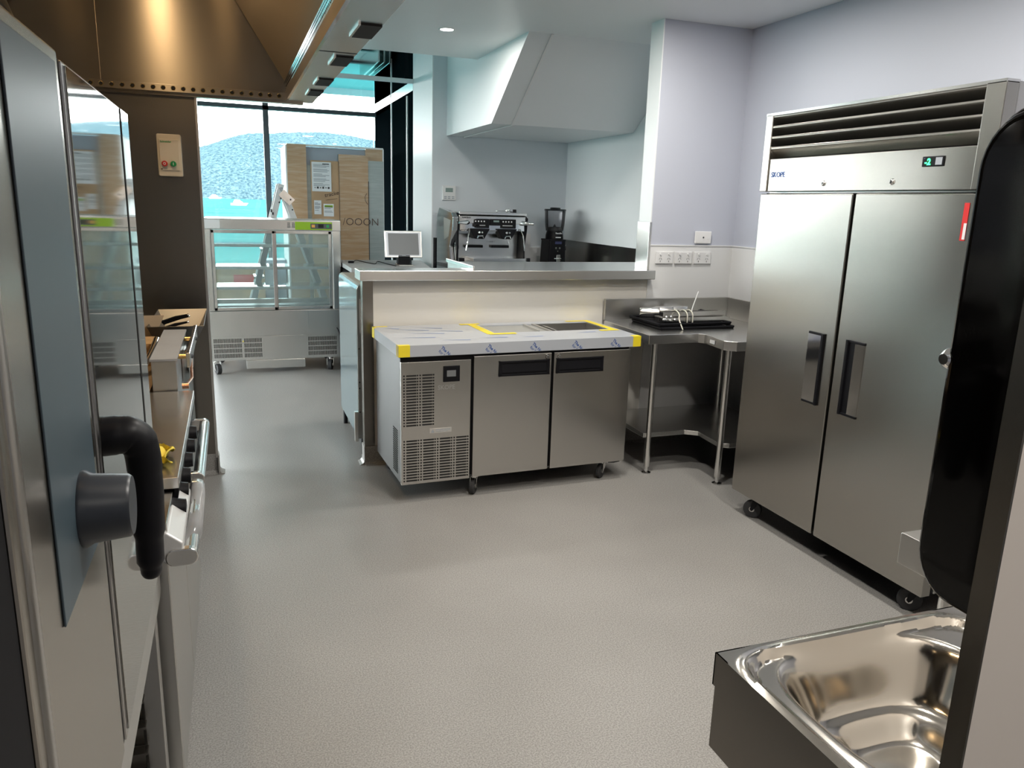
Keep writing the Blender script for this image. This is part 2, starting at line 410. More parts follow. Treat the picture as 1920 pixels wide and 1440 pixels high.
for i, x in enumerate((1.70, 1.765, 1.83)):
    o = B(x-.012, x+.012, 9.45, 10.8, 3.20, 3.43).build('blind_track', 'bright_steel', None, .004)
    tag(o, ('left', 'middle', 'right')[i]+' of three pale metal blind tracks hung from the high ceiling by the dark frames', 'blind track', 'blind tracks under the high ceiling')
# outside: soffit, sea, hill, boats
t = thing('canopy', 'panelled canopy soffit outside above window, coloured teal for sea light', 'canopy', (0, 12, 3.3))
m = MB(); m.box(-8, 7, 10.99, 13.4, 3.40, 3.46); m.build('soffit', 'sea_lit_teal', t)
m = MB(); m.box(-8, 7, 13.4, 13.46, 3.30, 3.50); m.build('fascia', 'white_case', t)
m = MB()
for x in (-.1, 1.55, 3.2): m.box(x-.01, x+.01, 11, 13.4, 3.396, 3.40)
m.box(-8, 7, 12.1, 12.12, 3.396, 3.4)
m.build('panel_joint', 'charcoal', t)
o = MB().quad((-3000, -3000, -4), (3000, -3000, -4), (3000, 3200, -4), (-3000, 3200, -4)).build('sea', 'sea'); tag(o, 'calm turquoise sea beyond the window', 'sea', kind='stuff')
ridge = [(-1400, 20), (-900, 30), (-500, 60), (-250, 85), (-120, 107), (-58, 119), (-28, 128), (7, 138), (55, 148), (103, 153), (165, 161), (215, 163), (278, 159), (330, 152), (360, 147), (600, 110), (900, 60), (1400, 20)]
def rz_(x):
    for (a, ha), (b, hb) in zip(ridge, ridge[1:]):
        if a <= x <= b: return ha+(hb-ha)*(x-a)/(b-a)
    return 15
mb = MB(); NX, NY = 420, 60; vs = []
for j in range(NY+1):
    v = j/NY
    for i in range(NX+1):
        x = -1300+2600*i/NX; y = 1650+650*v
        h = math.sin(min(1, v/.55)*PI/2)**.9*rz_(x*2000/(1650+650*min(v, .55)))*((1650+650*min(v, .55))/2000)*(1 if v < .55 else 1-(v-.55)*1.2)
        h += (noise.noise(Vector((x*.009, y*.006, 0)))*7+noise.noise(Vector((x*.15, y*.1, 3)))*3)*min(1, v*6)
        vs.append((x, y, -4.5+max(0, h)*1.0 if v > 0 else -6))
mb.add(vs, [(j*(NX+1)+i, j*(NX+1)+i+1, (j+1)*(NX+1)+i+1, (j+1)*(NX+1)+i) for j in range(NY) for i in range(NX)], True)
o = mb.build('forested_hill', 'hill'); tag(o, 'hazy forest-covered island hill across the water', 'hill')
def boat(x, y, s, lab):
    t = thing('boat', lab, 'boat', (x, y, -4))
    hull = [(-1, 0), (-.85, -.02), (.9, -.02), (1.15, .28), (-1, .25)]
    MB().prism([(x+p[0]*s, -4+(p[1]+.02)*s) for p in hull], 'y', y-.3*s, y+.3*s).build('hull', 'white_paint', t)
    MB().prism([(x+p[0]*s, -4+p[1]*s) for p in [(-.7, .27), (.6, .27), (.4, .5), (.25, .55), (.1, .72), (-.5, .72), (-.62, .5)]], 'y', y-.22*s, y+.22*s).build('cabin', 'white_paint', t)
    m = MB()
    for k in (-.45, -.2, .05): m.box(x+k*s, x+(k+.17)*s, y-.225*s, y-.22*s, -4+.36*s, -4+.5*s)
    m.build('cabin_window', 'screen_dark', t)
boat(5.3, 520, 4.8, 'white motor cruiser moored nearest on the water')
boat(-24, 1500, 10, 'distant white boat near the foot of the hill')

# ------------------------------------------------------------------ steel end panel, isolator
t = thing('end_panel', 'tall brushed steel partition panel beside the cook line, under the hood', 'panel', (-.7, 4.8, 0))
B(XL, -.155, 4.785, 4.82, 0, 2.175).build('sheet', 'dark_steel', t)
B(-.155, -.143, 4.775, 4.83, .1, 2.175).build('edge_trim', 'steel', t)
cove('baseboard_panel', [('x', XL, -.135, 4.785, -1), ('y', 4.75, 4.84, -.143, 1)])
t = thing('isolator_switch', 'cream wall isolator box with red and green buttons on steel panel', 'switch', (-.295, 4.784, 1.85))
MB().prism(rrect(.122, .222, .008, 3, -.295, 1.855), 'y', 4.735, 4.784).build('enclosure', 'cream_plastic', t, .004)
B(-.345, -.245, 4.728, 4.735, 1.775, 1.94).build('cover', 'cream_plastic', t, .003)
MB().lathe([(.0001, -.016), (.013, -.016), (.015, -.012), (.015, 0)], (-.322, 4.728, 1.81), 'y').build('stop_button', 'red', t)
MB().lathe([(.0001, -.016), (.013, -.016), (.015, -.012), (.015, 0)], (-.278, 4.728, 1.81), 'y').build('start_button', 'green', t)
MB().lathe([(.004, -.0175), (.007, -.0175), (.007, -.015)], (-.322, 4.728, 1.81), 'y').build('stop_symbol', 'white_plastic', t)
B(-.2795, -.2765, 4.7105, 4.712, 1.803, 1.817).build('start_symbol', 'white_plastic', t)
text_mb('Schneider', .014, (-.338, 4.7275, 1.921), (1, 0, 0), (0, 0, 1), bold=.0003).build('maker_mark', 'green', t)
B(-.341, -.334, 4.727, 4.7285, 1.778, 1.785).build('rating_mark', 'marker', t)

# ------------------------------------------------------------------ exhaust hood
t = thing('exhaust_hood', 'large stainless exhaust canopy hanging over the cook line', 'hood', (-.4, 2.2, 2.18))
B(XL, .42, 4.745, 4.785, 2.19, 3.0).build('end_sheet', 'hood_steel', t)
B(XL, -.6, 4.735, 4.745, 2.19, 2.98).build('end_sheet', 'hood_steel', t)
m = MB(); m.box(-.9, .335, 4.70, 4.735, 2.178, 2.184); m.box(-.9, .335, 4.69, 4.70, 2.178, 2.215); m.box(XL, .42, 4.735, 4.79, 2.165, 2.19)
m.build('gutter', 'brass', t) if False else m.build('gutter', 'hood_steel', t, .001)
for i in range(24):
    x = -.84+i*.049; dh = MB().lathe([(.0001, -.003), (.008, -.003), (.0085, 0)], (x, 4.69, 2.197), 'y', 10).build('drain_hole', 'dark_void', t)
    MB().lathe([(.0085, -.002), (.0105, -.004), (.0125, 0)], (x, 4.69, 2.197), 'y', 12).build('hole_rim', 'brass', dh)
# sloping inner face
sl = [(.34, 2.29), (-.10, 3.0), (-.12, 3.0), (.325, 2.275)]
MB().prism(sl, 'y', -.4, 4.735).build('slope_panel', 'hood_steel', t)
m = MB()
d_ = Vector((-.44, 0, .71)).normalized(); nn = Vector((-.85, 0, -.53)).normalized()
for y in (4.42, 3.2, 2.0):
    a = Vector((.335, y, 2.288))+nn*.003; b = a+d_*.75
    m.tube([a, b], .004, 6)
    for k in (.12, .4): m.ball(tuple(a+d_*k+Vector((0, -.03, 0))), .006, 6)
m.build('seam', 'brass', t)
# supply air box along the front edge
pr = [(.337, 2.18), (.476, 2.18), (.476, 2.84), (.43, 2.84), (.43, 2.34), (.337, 2.29)]
MB().prism(pr, 'y', -.4, 4.79).build('supply_box', 'steel_h', t, .001)
m = MB(); m.box(.325, .337, -.4, 4.735, 2.178, 2.235); m.box(.318, .337, -.4, 4.735, 2.255, 2.262); m.build('inner_gutter', 'polished', t)
m = MB(); m.prism([(.325, 2.30), (.337, 2.30), (.337, 2.264), (.312, 2.264)], 'y', -.4, 4.735); m.build('reflector_strip', 'polished', t)
m = MB()
for i in range(90):
    y = 1.9+i*.031; m.lathe([(.0001, 0), (.004, 0), (.0045, .002)], (.3235, y, 2.246), 'x', 6)
m2 = MB(); m2.box(.3245, .337, -.4, 4.735, 2.235, 2.257); m2.build('perforated_strip', 'polished', t)
m.build('perforation', 'dark_void', t)
for y in (1.97, 2.57, 3.17, 3.78, 4.19):
    sl_ = B(.408, .474, y, y+.205, 2.174, 2.181).build('air_slot', 'dark_void', t)
    B(.400, .407, y, y+.205, 2.173, 2.181).build('slot_lip', 'bright_steel', sl_)
m = MB(); m.box(.337, .477, 3.10, 3.103, 2.1785, 2.18); m.build('box_joint', 'dark_void', t)
# filters leaning over the back of the cook line
m = MB(); m.prism([(-1.2, 2.3), (-.75, 2.95), (-.72, 2.93), (-1.17, 2.28)], 'y', -.4, 4.7); m.build('filter_bank', 'hood_steel', t)
B(XL, .43, -.4, 4.78, 2.985, 3.0).build('hood_top', 'hood_steel', t)
m = MB()
m.box(XL, .33, -.44, -.4, 2.18, 3.0); m.build('near_end_sheet', 'hood_steel', t)
for y in (3.75, 1.2):
    B(-.42, -.30, y-.3, y+.3, 2.94, 2.984).build('lamp_housing', 'white_plastic', t, .004)
    B(-.41, -.31, y-.29, y+.29, 2.925, 2.94).build('lamp_diffuser', 'warm_light', t)

# ------------------------------------------------------------------ downlights
def downlight(x, y, z, lab, w=30, vis=True):
    t = thing('downlight', lab, 'ceiling light', (x, y, z), group='round recessed ceiling downlights')
    MB().lathe([(.044, -.001), (.048, -.004), (.058, -.004), (.062, 0)], (x, y, z), 'z').build('trim_ring', 'white_plastic', t)
    MB().lathe([(.0001, -.002), (.045, -.002)], (x, y, z), 'z').build('lens', 'light', t)
    ld = bpy.data.lights.new('downlight_lamp', 'AREA'); ld.shape = 'DISK'; ld.size = .22; ld.energy = w; ld.color = (1, .95, .87)
    lo = bpy.data.objects.new('downlight_lamp', ld); COL.objects.link(lo); lo.location = (x, y, z-.012); lo.parent = None
    return t
downlight(1.507, 5.69, CEIL, 'round recessed downlight glowing in the ceiling over the servery', 9)
for (x, y, lb) in ((1.2, 2.9, 'downlight in kitchen ceiling before the servery'), (2.3, 3.9, 'downlight in kitchen ceiling over the prep fridge end'), (1.3, 1.2, 'downlight in kitchen ceiling above the basin aisle'),
                   (2.4, 2.2, 'downlight in kitchen ceiling in front of the tall fridge'), (.9, -.8, 'downlight in ceiling behind the doorway')):
    downlight(x, y, CEIL, lb, 13)
ld = bpy.data.lights.new('hood_lamp', 'AREA'); ld.shape = 'RECTANGLE'; ld.size = .1; ld.size_y = .58; ld.energy = 3; ld.color = (1, .70, .40)
for y in (3.75, 1.2):
    lo = bpy.data.objects.new('hood_lamp', ld); COL.objects.link(lo); lo.location = (-.36, y, 2.92)

# ------------------------------------------------------------------ servery counter top
t = thing('servery_counter', 'stainless steel servery counter top capping the low white wall', 'counter', (1.6, 4.9, 1.18))
MB().prism([(.704, 4.62), (2.70, 4.62), (2.70, 4.70), (2.672, 4.70), (2.672, 4.87), (3.34, 4.87), (3.34, 5.36), (1.44, 5.36), (1.44, 4.82), (.704, 4.82)], 'z', 1.18, 1.24).build('top', 'steel_h', t, .003)
MB().prism([(1.428, 4.70), (1.44, 4.70), (1.44, 5.36), (1.428, 5.36)], 'z', 1.236, 1.262).build('side_lip', 'bright_steel', t, .002)
# bar bench + splashback + POS counter
t = thing('bar_bench', 'dark-fronted stainless bench under the coffee machine and grinder', 'bench', (2.6, 7.3, 0))
B(1.92, XR-.032, 6.9, 7.68, .88, .93).build('bench_top', 'steel_h', t, .003)
B(1.95, XR-.03, 6.95, 7.66, .0, .88).build('cabinet', 'black_matte', t)
o = MB(); o.box(XR-.03, XR-.013, 5.4, 6.5, .88, 1.30); o.box(XR-.03, XR-.013, 6.503, 7.66, .935, 1.30); o.box(XR-.03, XR-.013, 6.5, 6.503, .935, 1.30)
o = o.build('splashback', 'steel_tile', None, .001); tag(o, 'dark reflective steel splashback low on the right bar wall', 'splashback')
t = thing('till_counter', 'grey laminate till counter in front of the dark window frames', 'counter', (1.2, 7, 0))
MB().prism([(.995, 7.0), (1.73, 7.0), (1.86, 8.0), (.995, 8.0)], 'z', 1.01, 1.05).build('counter_top', 'laminate', t, .002)
B(1.0, 1.70, 7.08, 7.98, .0, .995).build('cabinet', 'black_matte', t)

# ------------------------------------------------------------------ point of sale screen
t = thing('sale_terminal', 'silver touch screen till terminal on the grey counter', 'till', (1.535, 7.30, 1.05), 0)
# local: screen leans back, faces -y
def tilt(p):  # rotate about x by -12 deg
    a = math.radians(-14); y, z = p[1], p[2]-.075; return (p[0], y*math.cos(a)-z*math.sin(a)*-1*-1, z*math.cos(a)+.075)
def leanbox(x0, x1, z0, z1, ya, yb, lean=.25):
    mb = MB(); vs = []
    for z in (z0, z1):
        for (x, y) in ((x0, ya), (x1, ya), (x1, yb), (x0, yb)): vs.append((x, y+(z-.08)*lean, z))
    return mb.add(vs, [(0, 3, 2, 1), (4, 5, 6, 7), (0, 1, 5, 4), (1, 2, 6, 5), (2, 3, 7, 6), (3, 0, 4, 7)])
leanbox(-.18, .18, .075, .325, 0, .03).build('screen_housing', 'steel', t, .008, 3)
leanbox(-.165, .165, .090, .312, -.003, 0).build('screen_bezel', 'film', t)
leanbox(-.145, .145, .102, .300, -.006, -.003).build('display', 'screen', t)
mb = MB(); mb.add([(-.02, -.008+.022*.25, .102), (.10, -.008+.022*.25, .102), (.06, -.008+.1*.25, .18), (.015, -.008+.19*.25, .27), (-.01, -.008+.1*.25, .18)], [(0, 1, 2, 3, 4)])
mb.build('screen_reflection_panel', 'screen_dark', t) if False else None
MB().prism([(-.06, -.05), (.08, -.05), (.08, .14), (-.06, .14)], 'z', 0, .012).build('stand_base', 'bright_steel', t, .004)
MB().prism([(-.055, 0.0), (.055, 0.0), (.075, .012), (.055, .10), (-.055, .10), (-.07, .012)], 'z', .012, .10).build('stand_neck', 'black', t, .004)
text_mb('AURES', .012, (-.02, -.009, .0935), (1, 0, 0), (0, .25, 1)).build('maker_mark', 'grey_ink', t)
pts = [(1.44, 7.22, 1.055), (1.40, 7.45, 1.055), (1.34, 7.62, 1.065), (1.28, 7.45, 1.055), (1.20, 7.72, 1.057), (1.14, 7.70, 1.07), (1.10, 7.60, 1.060)]
def smooth_path(p, n=6):
    P = [Vector(q) for q in p]; out = []
    for i in range(len(P)-1):
        a, b, c, d = P[max(0, i-1)], P[i], P[i+1], P[min(len(P)-1, i+2)]
        for k in range(n):
            t_ = k/n; out.append(.5*((2*b)+(-a+c)*t_+(2*a-5*b+4*c-d)*t_**2+(-a+3*b-3*c+d)*t_**3))
    return out+[P[-1]]
o = thing('power_cable', 'black power cable lying across the grey till counter', 'cable', (1.2, 7.4, 1.05))
MB().tube(smooth_path(pts), .004, 8).build('lead', 'black', o)
MB().tube([pts[-1], (1.05, 7.58, 1.062)], .011, 8).build('plug', 'black', o)

# ------------------------------------------------------------------ thermostat, outlets
t = thing('thermostat', 'white wall air-conditioner controller with small grey screen', 'thermostat', (2.07, 7.7, 1.74))
B(2.005, 2.14, 7.68, 7.70, 1.672, 1.812).build('body', 'white_plastic', t, .004)
B(2.035, 2.11, 7.677, 7.68, 1.75, 1.79).build('display', 'lcd', t)
m = MB()
for x in (2.02, 2.058, 2.098):
    for z in (1.685, 1.70): m.box(x, x+.028, 7.6785, 7.68, z, z+.009)
m.build('buttons', 'grey_ink', t)
def outlet(x, w=.137, z=1.322, single=False, lab='', sock=True):
    t = thing('power_outlet' if sock else 'cable_plate', lab, 'power outlet' if sock else 'wall plate', (x, 4.702, z), group='double power outlets above the corner bench' if sock else None)
    B(x-w/2, x+w/2, 4.690, 4.7025, z-.042, z+.042).build('plate', 'white_plastic', t, .004)
    if sock:
        for s in (-.033, .033):
            MB().lathe([(.0001, -.007), (.007, -.007), (.008, 0)], (x+s, 4.690, z+.024), 'y', 12).build('rocker', 'white_plastic', t)
            m = MB(); y = 4.6895
            m.box(x+s-.0015, x+s+.0015, y-.001, y+.002, z-.030, z-.020)
            for q in (-1, 1): m.add([(x+s+q*.007-.003*q-.0015, y-.001, z-.002), (x+s+q*.007-.003*q+.0015, y-.001, z-.002), (x+s+q*.011+.0015, y-.001, z-.012), (x+s+q*.011-.0015, y-.001, z-.012)], [(0, 1, 2, 3)])
            m.build('socket_slots', 'ink', t)
    else:
        MB().lathe([(.0001, -.002), (.006, -.002), (.006, .001)], (x, 4.690, z), 'y', 12).build('cable_hole', 'ink', t)
outlet(2.803, lab='white double power outlet nearest the servery opening'); outlet(2.955, lab='white double power outlet in the middle of the row of three'); outlet(3.108, lab='white double power outlet nearest the corner of the room')
outlet(3.10, .13, 1.463, lab='white blank plate with one small black hole above the outlets', sock=False)

# ------------------------------------------------------------------ coffee machine
t = thing('coffee_machine', 'chrome two-group espresso machine with black group covers on the bar', 'coffee machine', (2.25, 7.25, .93))
X0, X1 = 1.985, 2.655; YF = 7.0; YB = 7.55
# body shell with slanted top
MB().prism([(YF+.02, 1.53), (YF+.03, 1.54), (YB-.08, 1.545), (YB, 1.50), (YB, 1.0), (YF+.22, 1.0), (YF+.2, 1.36), (YF+.02, 1.40)], 'x', X0+.01, X1-.01).build('body', 'polished', t, .006)
MB().prism([(YF-.02, 1.52), (YF+.03, 1.56), (YB-.06, 1.60), (YB+.02, 1.52), (YB+.02, .97), (YF-.03, .97), (YF-.03, 1.03), (YF+.06, 1.10), (YF+.09, 1.25), (YF+.0, 1.40)], 'x', X0-.065, X0-.01).build('side_panel', 'polished', t, .008)
MB().prism([(YF+.05, 1.49), (YF+.30, 1.51), (YF+.28, 1.30), (YF+.12, 1.34)], 'x', X0-.068, X0-.06).build('side_window', 'steel', t)
MB().prism([(YF-.0, 1.54), (YF+.03, 1.56), (YF+.05, 1.30), (YF+.06, 1.0), (YF+.02, 1.0), (YF+.0, 1.30)], 'x', X0-.02, X0+.0).build('side_edge', 'black', t)
MB().prism([(YF-.02, 1.52), (YF+.03, 1.54), (YB-.1, 1.58), (YB, 1.5), (YB, 1.0), (YF+.02, 1.0), (YF+.05, 1.25), (YF+.0, 1.40)], 'x', X1-.01, X1+.006).build('side_panel', 'black', t, .004)
B(X0, X1, YF+.0, YB-.02, 1.545, 1.57).build('cup_tray', 'bright_steel', t, .004)
B(X0+.02, X1-.03, YF+.19, YF+.20, 1.02, 1.36).build('splash_plate', 'bright_steel', t)
B(X0, X1-.01, YF, YF+.22, 1.465, 1.535).build('front_fascia', 'bright_steel', t, .006)
m = MB()
for a, b, z0_, z1_ in ((2.15, 2.275, 1.425, 1.51), (2.28, 2.40, 1.45, 1.51), (2.405, 2.54, 1.425, 1.51)): m.box(a, b, YF-.018, YF+.02, z0_, z1_)
m.build('control_panel', 'black', t, .005)
B(2.315, 2.37, YF-.02, YF-.017, 1.482, 1.498).build('control_display', 'lcd', t)
m = MB()
for cx in (2.185, 2.455):
    for k in range(4): m.lathe([(.0001, -.003), (.007, -.003), (.007, 0)], (cx-.045+k*.028, YF-.018, 1.487), 'y', 8)
    m.box(cx-.05, cx+.05, YF-.02, YF-.018, 1.448, 1.453)
m.build('control_button', 'white_plastic', t)
for cx in (2.185, 2.455):
    MB().prism([(cx-.10, 1.42), (cx+.10, 1.42), (cx+.045, 1.325), (cx-.045, 1.325)], 'y', YF-.015, YF+.12).build('group_head', 'black', t, .006)
    g = MB(); g.ball((cx-.01, YF-.03, 1.385), .013, 8); g.tube([(cx-.03, YF-.03, 1.335), (cx-.02, YF-.04, 1.355), (cx+.02, YF-.04, 1.355), (cx+.03, YF-.03, 1.335)], .008, 8); g.ball((cx+.02, YF-.025, 1.385), .011, 8)
    g.build('portafilter_spout', 'chrome', t)
for cx in (2.18, 2.445):
    B(cx-.09, cx+.09, YF+.15, YF+.19, 1.235, 1.26).build('cup_shelf', 'black', t, .003)
B(X0+.14, X1+.01, YF-.02, YF+.20, 1.12, 1.145).build('drip_tray_edge', 'bright_steel', t, .003)
B(X0-.0, X1+.03, YF-.03, YF+.22, 1.0, 1.12).build('drip_tray', 'polished', t, .003)
B(X0+.0, X0+.05, YF-.035, YF+.0, 1.11, 1.15).build('drip_tray_corner', 'black', t, .003)
B(X1-.0, X1+.035, YF-.035, YF+.0, 1.11, 1.15).build('drip_tray_corner', 'black', t, .003)
for (x, s) in ((X0+.085, -1), (X1-.045, 1)):
    MB().tube([(x, YF+.01, 1.475), (x+s*.03, YF-.03, 1.475), (x+s*.10, YF-.05, 1.472)], [.024, .02, .011], 10).build('steam_lever', 'chrome', t)
    MB().tube([(x-s*.0+s*-.02, YF-.0, 1.42), (x+s*.0, YF-.03, 1.36), (x+s*.02, YF-.03, 1.22)], .006, 8).build('steam_wand', 'chrome', t)
B(X0+.145, X0+.20, YF-.02, YF+.02, 1.435, 1.505).build('hot_water_spout', 'black', t, .006)
m = MB()
for k in range(9): m.box(X0+.03+k*.018, X0+.042+k*.018, YF+.02, YF+.028, 1.395, 1.41)
m.build('hose_coil', 'chrome', t)
B(X0+.03, X0+.055, YF+.185, YF+.19, 1.22, 1.25).build('badge', 'screen_dark', t)
text_mb('RANCILIO', .018, (X0+.03, YF-.002, 1.512), (1, 0, 0), (0, 0, 1), bold=.0006).build('maker_mark', 'ink', t)
text_mb('CLASSE 7', .022, (X0+.33, YF+.188, 1.285), (1, 0, 0), (0, 0, 1)).build('model_mark', 'grey_ink', t)
for x in (X0+.03, X1-.05):
    for y in (YF+.05, YB-.06): MB().cyl((x, y, .93), (x, y, 1.0), .018, 12).build('foot', 'black', t)
t2 = thing('coffee_tamper', 'small chrome tamper and taps lying on the espresso machine top', 'tamper', (2.55, 7.15, 1.60))
m = MB(); m.ball((2.52, 7.2, 1.588), .016, 8); m.ball((2.42, 7.2, 1.582), .011, 8); m.tube([(2.42, 7.2, 1.582), (2.56, 7.2, 1.586)], .005, 8); m.ball((2.56, 7.24, 1.592), .012, 8); m.build('tap_parts', 'chrome', t2)
MB().lathe([(.0001, .03), (.018, .03), (.02, .0), (.0001, 0)], (2.60, 7.2, 1.571), 'z', 14).build('tamper_handle', 'black', t2)

# ------------------------------------------------------------------ grinder
GX, GY = 3.07, 7.3
t = thing('coffee_grinder', 'black coffee grinder with clear hopper beside the espresso machine', 'grinder', (GX, GY, .93))
MB().prism([(GX-.105, .93), (GX+.105, .93), (GX+.095, 1.08), (GX+.085, 1.30), (GX+.095, 1.32), (GX-.095, 1.32), (GX-.085, 1.30), (GX-.095, 1.08)], 'y', GY-.10, GY+.14).build('body', 'black', t, .01)
MB().lathe([(.06, 1.44), (.068, 1.435), (.088, 1.36), (.09, 1.315), (.0001, 1.315)], (GX, GY, 0), 'z').build('hopper_collar', 'black', t)
MB().lathe([(.088, 1.40), (.098, 1.46), (.106, 1.60)], (GX, GY, 0), 'z').build('hopper', 'hopper', t)
MB().lathe([(.0001, 1.63), (.05, 1.63), (.055, 1.618), (.108, 1.615), (.112, 1.60), (.0001, 1.60)], (GX, GY, 0), 'z').build('hopper_lid', 'smoke', t)
MB().lathe([(.0001, 1.47), (.012, 1.45), (.03, 1.42), (.075, 1.405), (.08, 1.40), (.0001, 1.40)], (GX, GY, 0), 'z').build('coffee_beans', 'black', t)
B(GX-.03, GX+.04, GY-.106, GY-.10, 1.275, 1.30).build('display', 'navy', t)
m = MB()
for k in (-.02, .02): m.lathe([(.0001, -.008), (.010, -.008), (.012, 0)], (GX+k, GY-.10, 1.235), 'y', 10)
m.lathe([(.0001, -.008), (.006, -.008), (.008, 0)], (GX, GY-.10, 1.205), 'y', 10)
m.build('dial_buttons', 'chrome', t)
m = MB(); m.box(GX-.03, GX+.03, GY-.16, GY-.10, 1.05, 1.09); m.box(GX-.02, GX+.02, GY-.13, GY-.10, 1.09, 1.17); m.tube([(GX-.055, GY-.15, 1.135), (GX+.02, GY-.15, 1.135)], .006, 8); m.tube([(GX-.055, GY-.15, 1.075), (GX+.02, GY-.15, 1.075)], .006, 8)
m.build('portafilter_fork', 'chrome', t, .003)
text_mb('Rancilio', .022, (GX-.035, GY-.115, 1.375), (1, 0, 0), (0, 0, 1), bold=.0006).build('maker_mark', 'white_plastic', t)
B(GX-.025, GX+.03, GY-.101, GY-.095, 1.335, 1.345).build('model_plate', 'white_plastic', t)
MB().tube([(GX+.085, GY-.05, 1.26), (GX+.11, GY-.05, 1.26), (GX+.11, GY-.05, 1.21), (GX+.085, GY-.05, 1.21)], .004, 6).build('side_clip', 'chrome', t)
o = MB().tube(smooth_path([(GX+.1, GY+.12, 1.02), (GX+.15, GY+.1, .98), (GX+.2, GY+.14, .937), (GX+.24, GY+.2, .937)]), .005, 8).build('power_cable', 'black'); tag(o, 'short black lead behind the coffee grinder', 'cable')
o = MB().prism(rrect(.09, .14, .01, 3, 2.915, 1.285), 'y', 7.684, 7.70).build('wall_socket_box', 'white_plastic'); tag(o, 'white wall socket half hidden behind the coffee grinder', 'power outlet')
o = B(1.915, 1.99, 7.60, 7.69, .93, 1.30).build('side_board', 'black_matte'); tag(o, 'narrow black board between white wall end and espresso machine', 'board')

# ------------------------------------------------------------------ back of the cold cabinet at the servery end
t = thing('cold_cabinet', 'tall glazed-side cold cabinet standing behind the servery wall end', 'display cabinet', (.95, 5.3, 0))
z1 = 1.13
pr = [(.722, .12), (.722, z1-.03), (.73, z1-.008), (.745, z1), (1.2, z1), (1.2, .12)]
MB().prism(pr, 'y', 4.90, 5.74).build('body', 'teal_side', t)
MB().prism([(.724, .12), (.724, z1-.03), (.732, z1-.01), (.745, z1-.003), (.80, z1-.003), (.80, .12)], 'y', 4.885, 4.90).build('back_panel', 'steel', t)
B(.738, .765, 4.882, 4.885, .82, 1.04).build('rating_label', 'paper', t)
m = MB()
for z, w in ((1.01, .008), (.97, .012), (.955, .008), (.93, .014), (.90, .01)): m.box(.746, .746+w, 4.8805, 4.882, z, z+.006)
m.build('label_print', 'ink', t)
m = MB()
for z in (.72, .5, .46, .30): m.lathe([(.0001, -.003), (.005, -.003), (.005, 0)], (.733, 4.885, z), 'y', 8)
m.build('rivet', 'ink', t)
m = MB()
for i in range(22):
    for k in range(3): m.box(.746+k*.008, .750+k*.008, 4.8835, 4.885, .22+i*.012, .225+i*.012)
m.build('perforation', 'dark_void', t)
B(.70, .722, 4.89, 4.92, .10, .30).build('corner_bracket', 'steel', t)
for (x, y) in ((.76, 4.93), (.745, 5.69)): MB().cyl((x, y, 0), (x, y, .12), .016, 12).build('foot', 'black', t)

# ------------------------------------------------------------------ castor helper
def castor(parent, x, y, z1, r=.05, ang=0.0, w=.028, name='castor', mat='bright_steel'):
    """swivel castor whose wheel touches z=0; plate reaches z1"""
    ca, sa = math.cos(ang), math.sin(ang)
    R = lambda p: (x+p[0]*ca-p[1]*sa, y+p[0]*sa+p[1]*ca, p[2])
    m = MB(); a = []
    for s in (-1, 1):
        vs = [R(p) for p in [(-.016, s*w*.75, z1-.016), (.022, s*w*.75, z1-.016), (.037, s*w*.75, r), (.027, s*w*.75, r-.010), (.017, s*w*.75, r), (-.016, s*w*.65, z1-.016), (.022, s*w*.65, z1-.016), (.037, s*w*.65, r), (.027, s*w*.65, r-.010), (.017, s*w*.65, r)]]
        m.add(vs, [(0, 1, 2, 3, 4), (9, 8, 7, 6, 5)]+[(i, (i+1) % 5, 5+(i+1) % 5, 5+i) for i in range(5)])
    m.tube([R((0, 0, z1-.025)), R((0, 0, z1))], .022, 14)
    for q in [R((0, 0, 0))]: m.box(q[0]-.035, q[0]+.035, q[1]-.035, q[1]+.035, z1-.004, z1)
    fork = m.build(name, mat, parent)
    wh = MB(); c0 = R((.027, -w*.45, r)); c1 = R((.027, w*.45, r)); wh.tube([c0, c1], r, 22)
    o = wh.build('wheel', 'rubber', fork, .004)
    hb = MB(); hb.tube([R((.027, -w*.62, r)), R((.027, w*.62, r))], r*.30, 16); hb.build('hub', 'steel', fork)
    return fork

# ------------------------------------------------------------------ under-counter prep fridge
t = thing('prep_fridge', 'low stainless prep fridge with blue-printed film and yellow corner tape', 'fridge', (.822, 4.0, 0), math.radians(2.3))
W = 1.415; D = .62; ZB = .112; ZT = .835
m = MB(); m.box(0, W, .022, D, ZB, ZT-.005); body = m.build('body', 'side_steel', t, .002)
B(.001, W-.001, .016, .024, ZB+.01, ZT-.008).build('door_gap', 'black', t)
gp = B(0, .398, -.002, .022, ZB-.005, ZT-.03).build('vent_panel', 'prep_steel', t, .002)
m = MB()
def slots(m, x0, x1, z0, z1, cols, pitch=.0165):
    n = int((z1-z0)/pitch)
    cw = (x1-x0)/cols
    for i in range(n):
        z = z0+i*pitch
        for cI in range(cols):
            a = x0+cI*cw
            m.box(a+.020, a+cw-.014, -.0035, -.0015, z, z+.0085)
            m.box(a+.004, a+.012, -.0035, -.0015, z, z+.0085)
            m.box(a+cw-.011, a+cw-.003, -.0035, -.0015, z, z+.0085)
slots(m, .008, .188, .445, .745, 2); m.build('vent_slots', 'dark_void', gp)
m = MB(); slots(m, .008, .392, .125, .385, 4); m.build('vent_slots', 'dark_void', gp)
B(.236, .332, -.006, -.001, .685, .775).build('controller', 'black', gp, .003)
B(.256, .308, -.008, -.006, .715, .75).build('controller_screen', 'screen', gp)
text_mb('SKOPE', .034, (.204, -.0035, .645), (1, 0, 0), (0, 0, 1), bold=.001).build('maker_mark', 'bright_steel', gp)
B(.160, .288, -.0035, -.0015, .396, .424).build('warning_label', 'bright_steel', gp, .001)
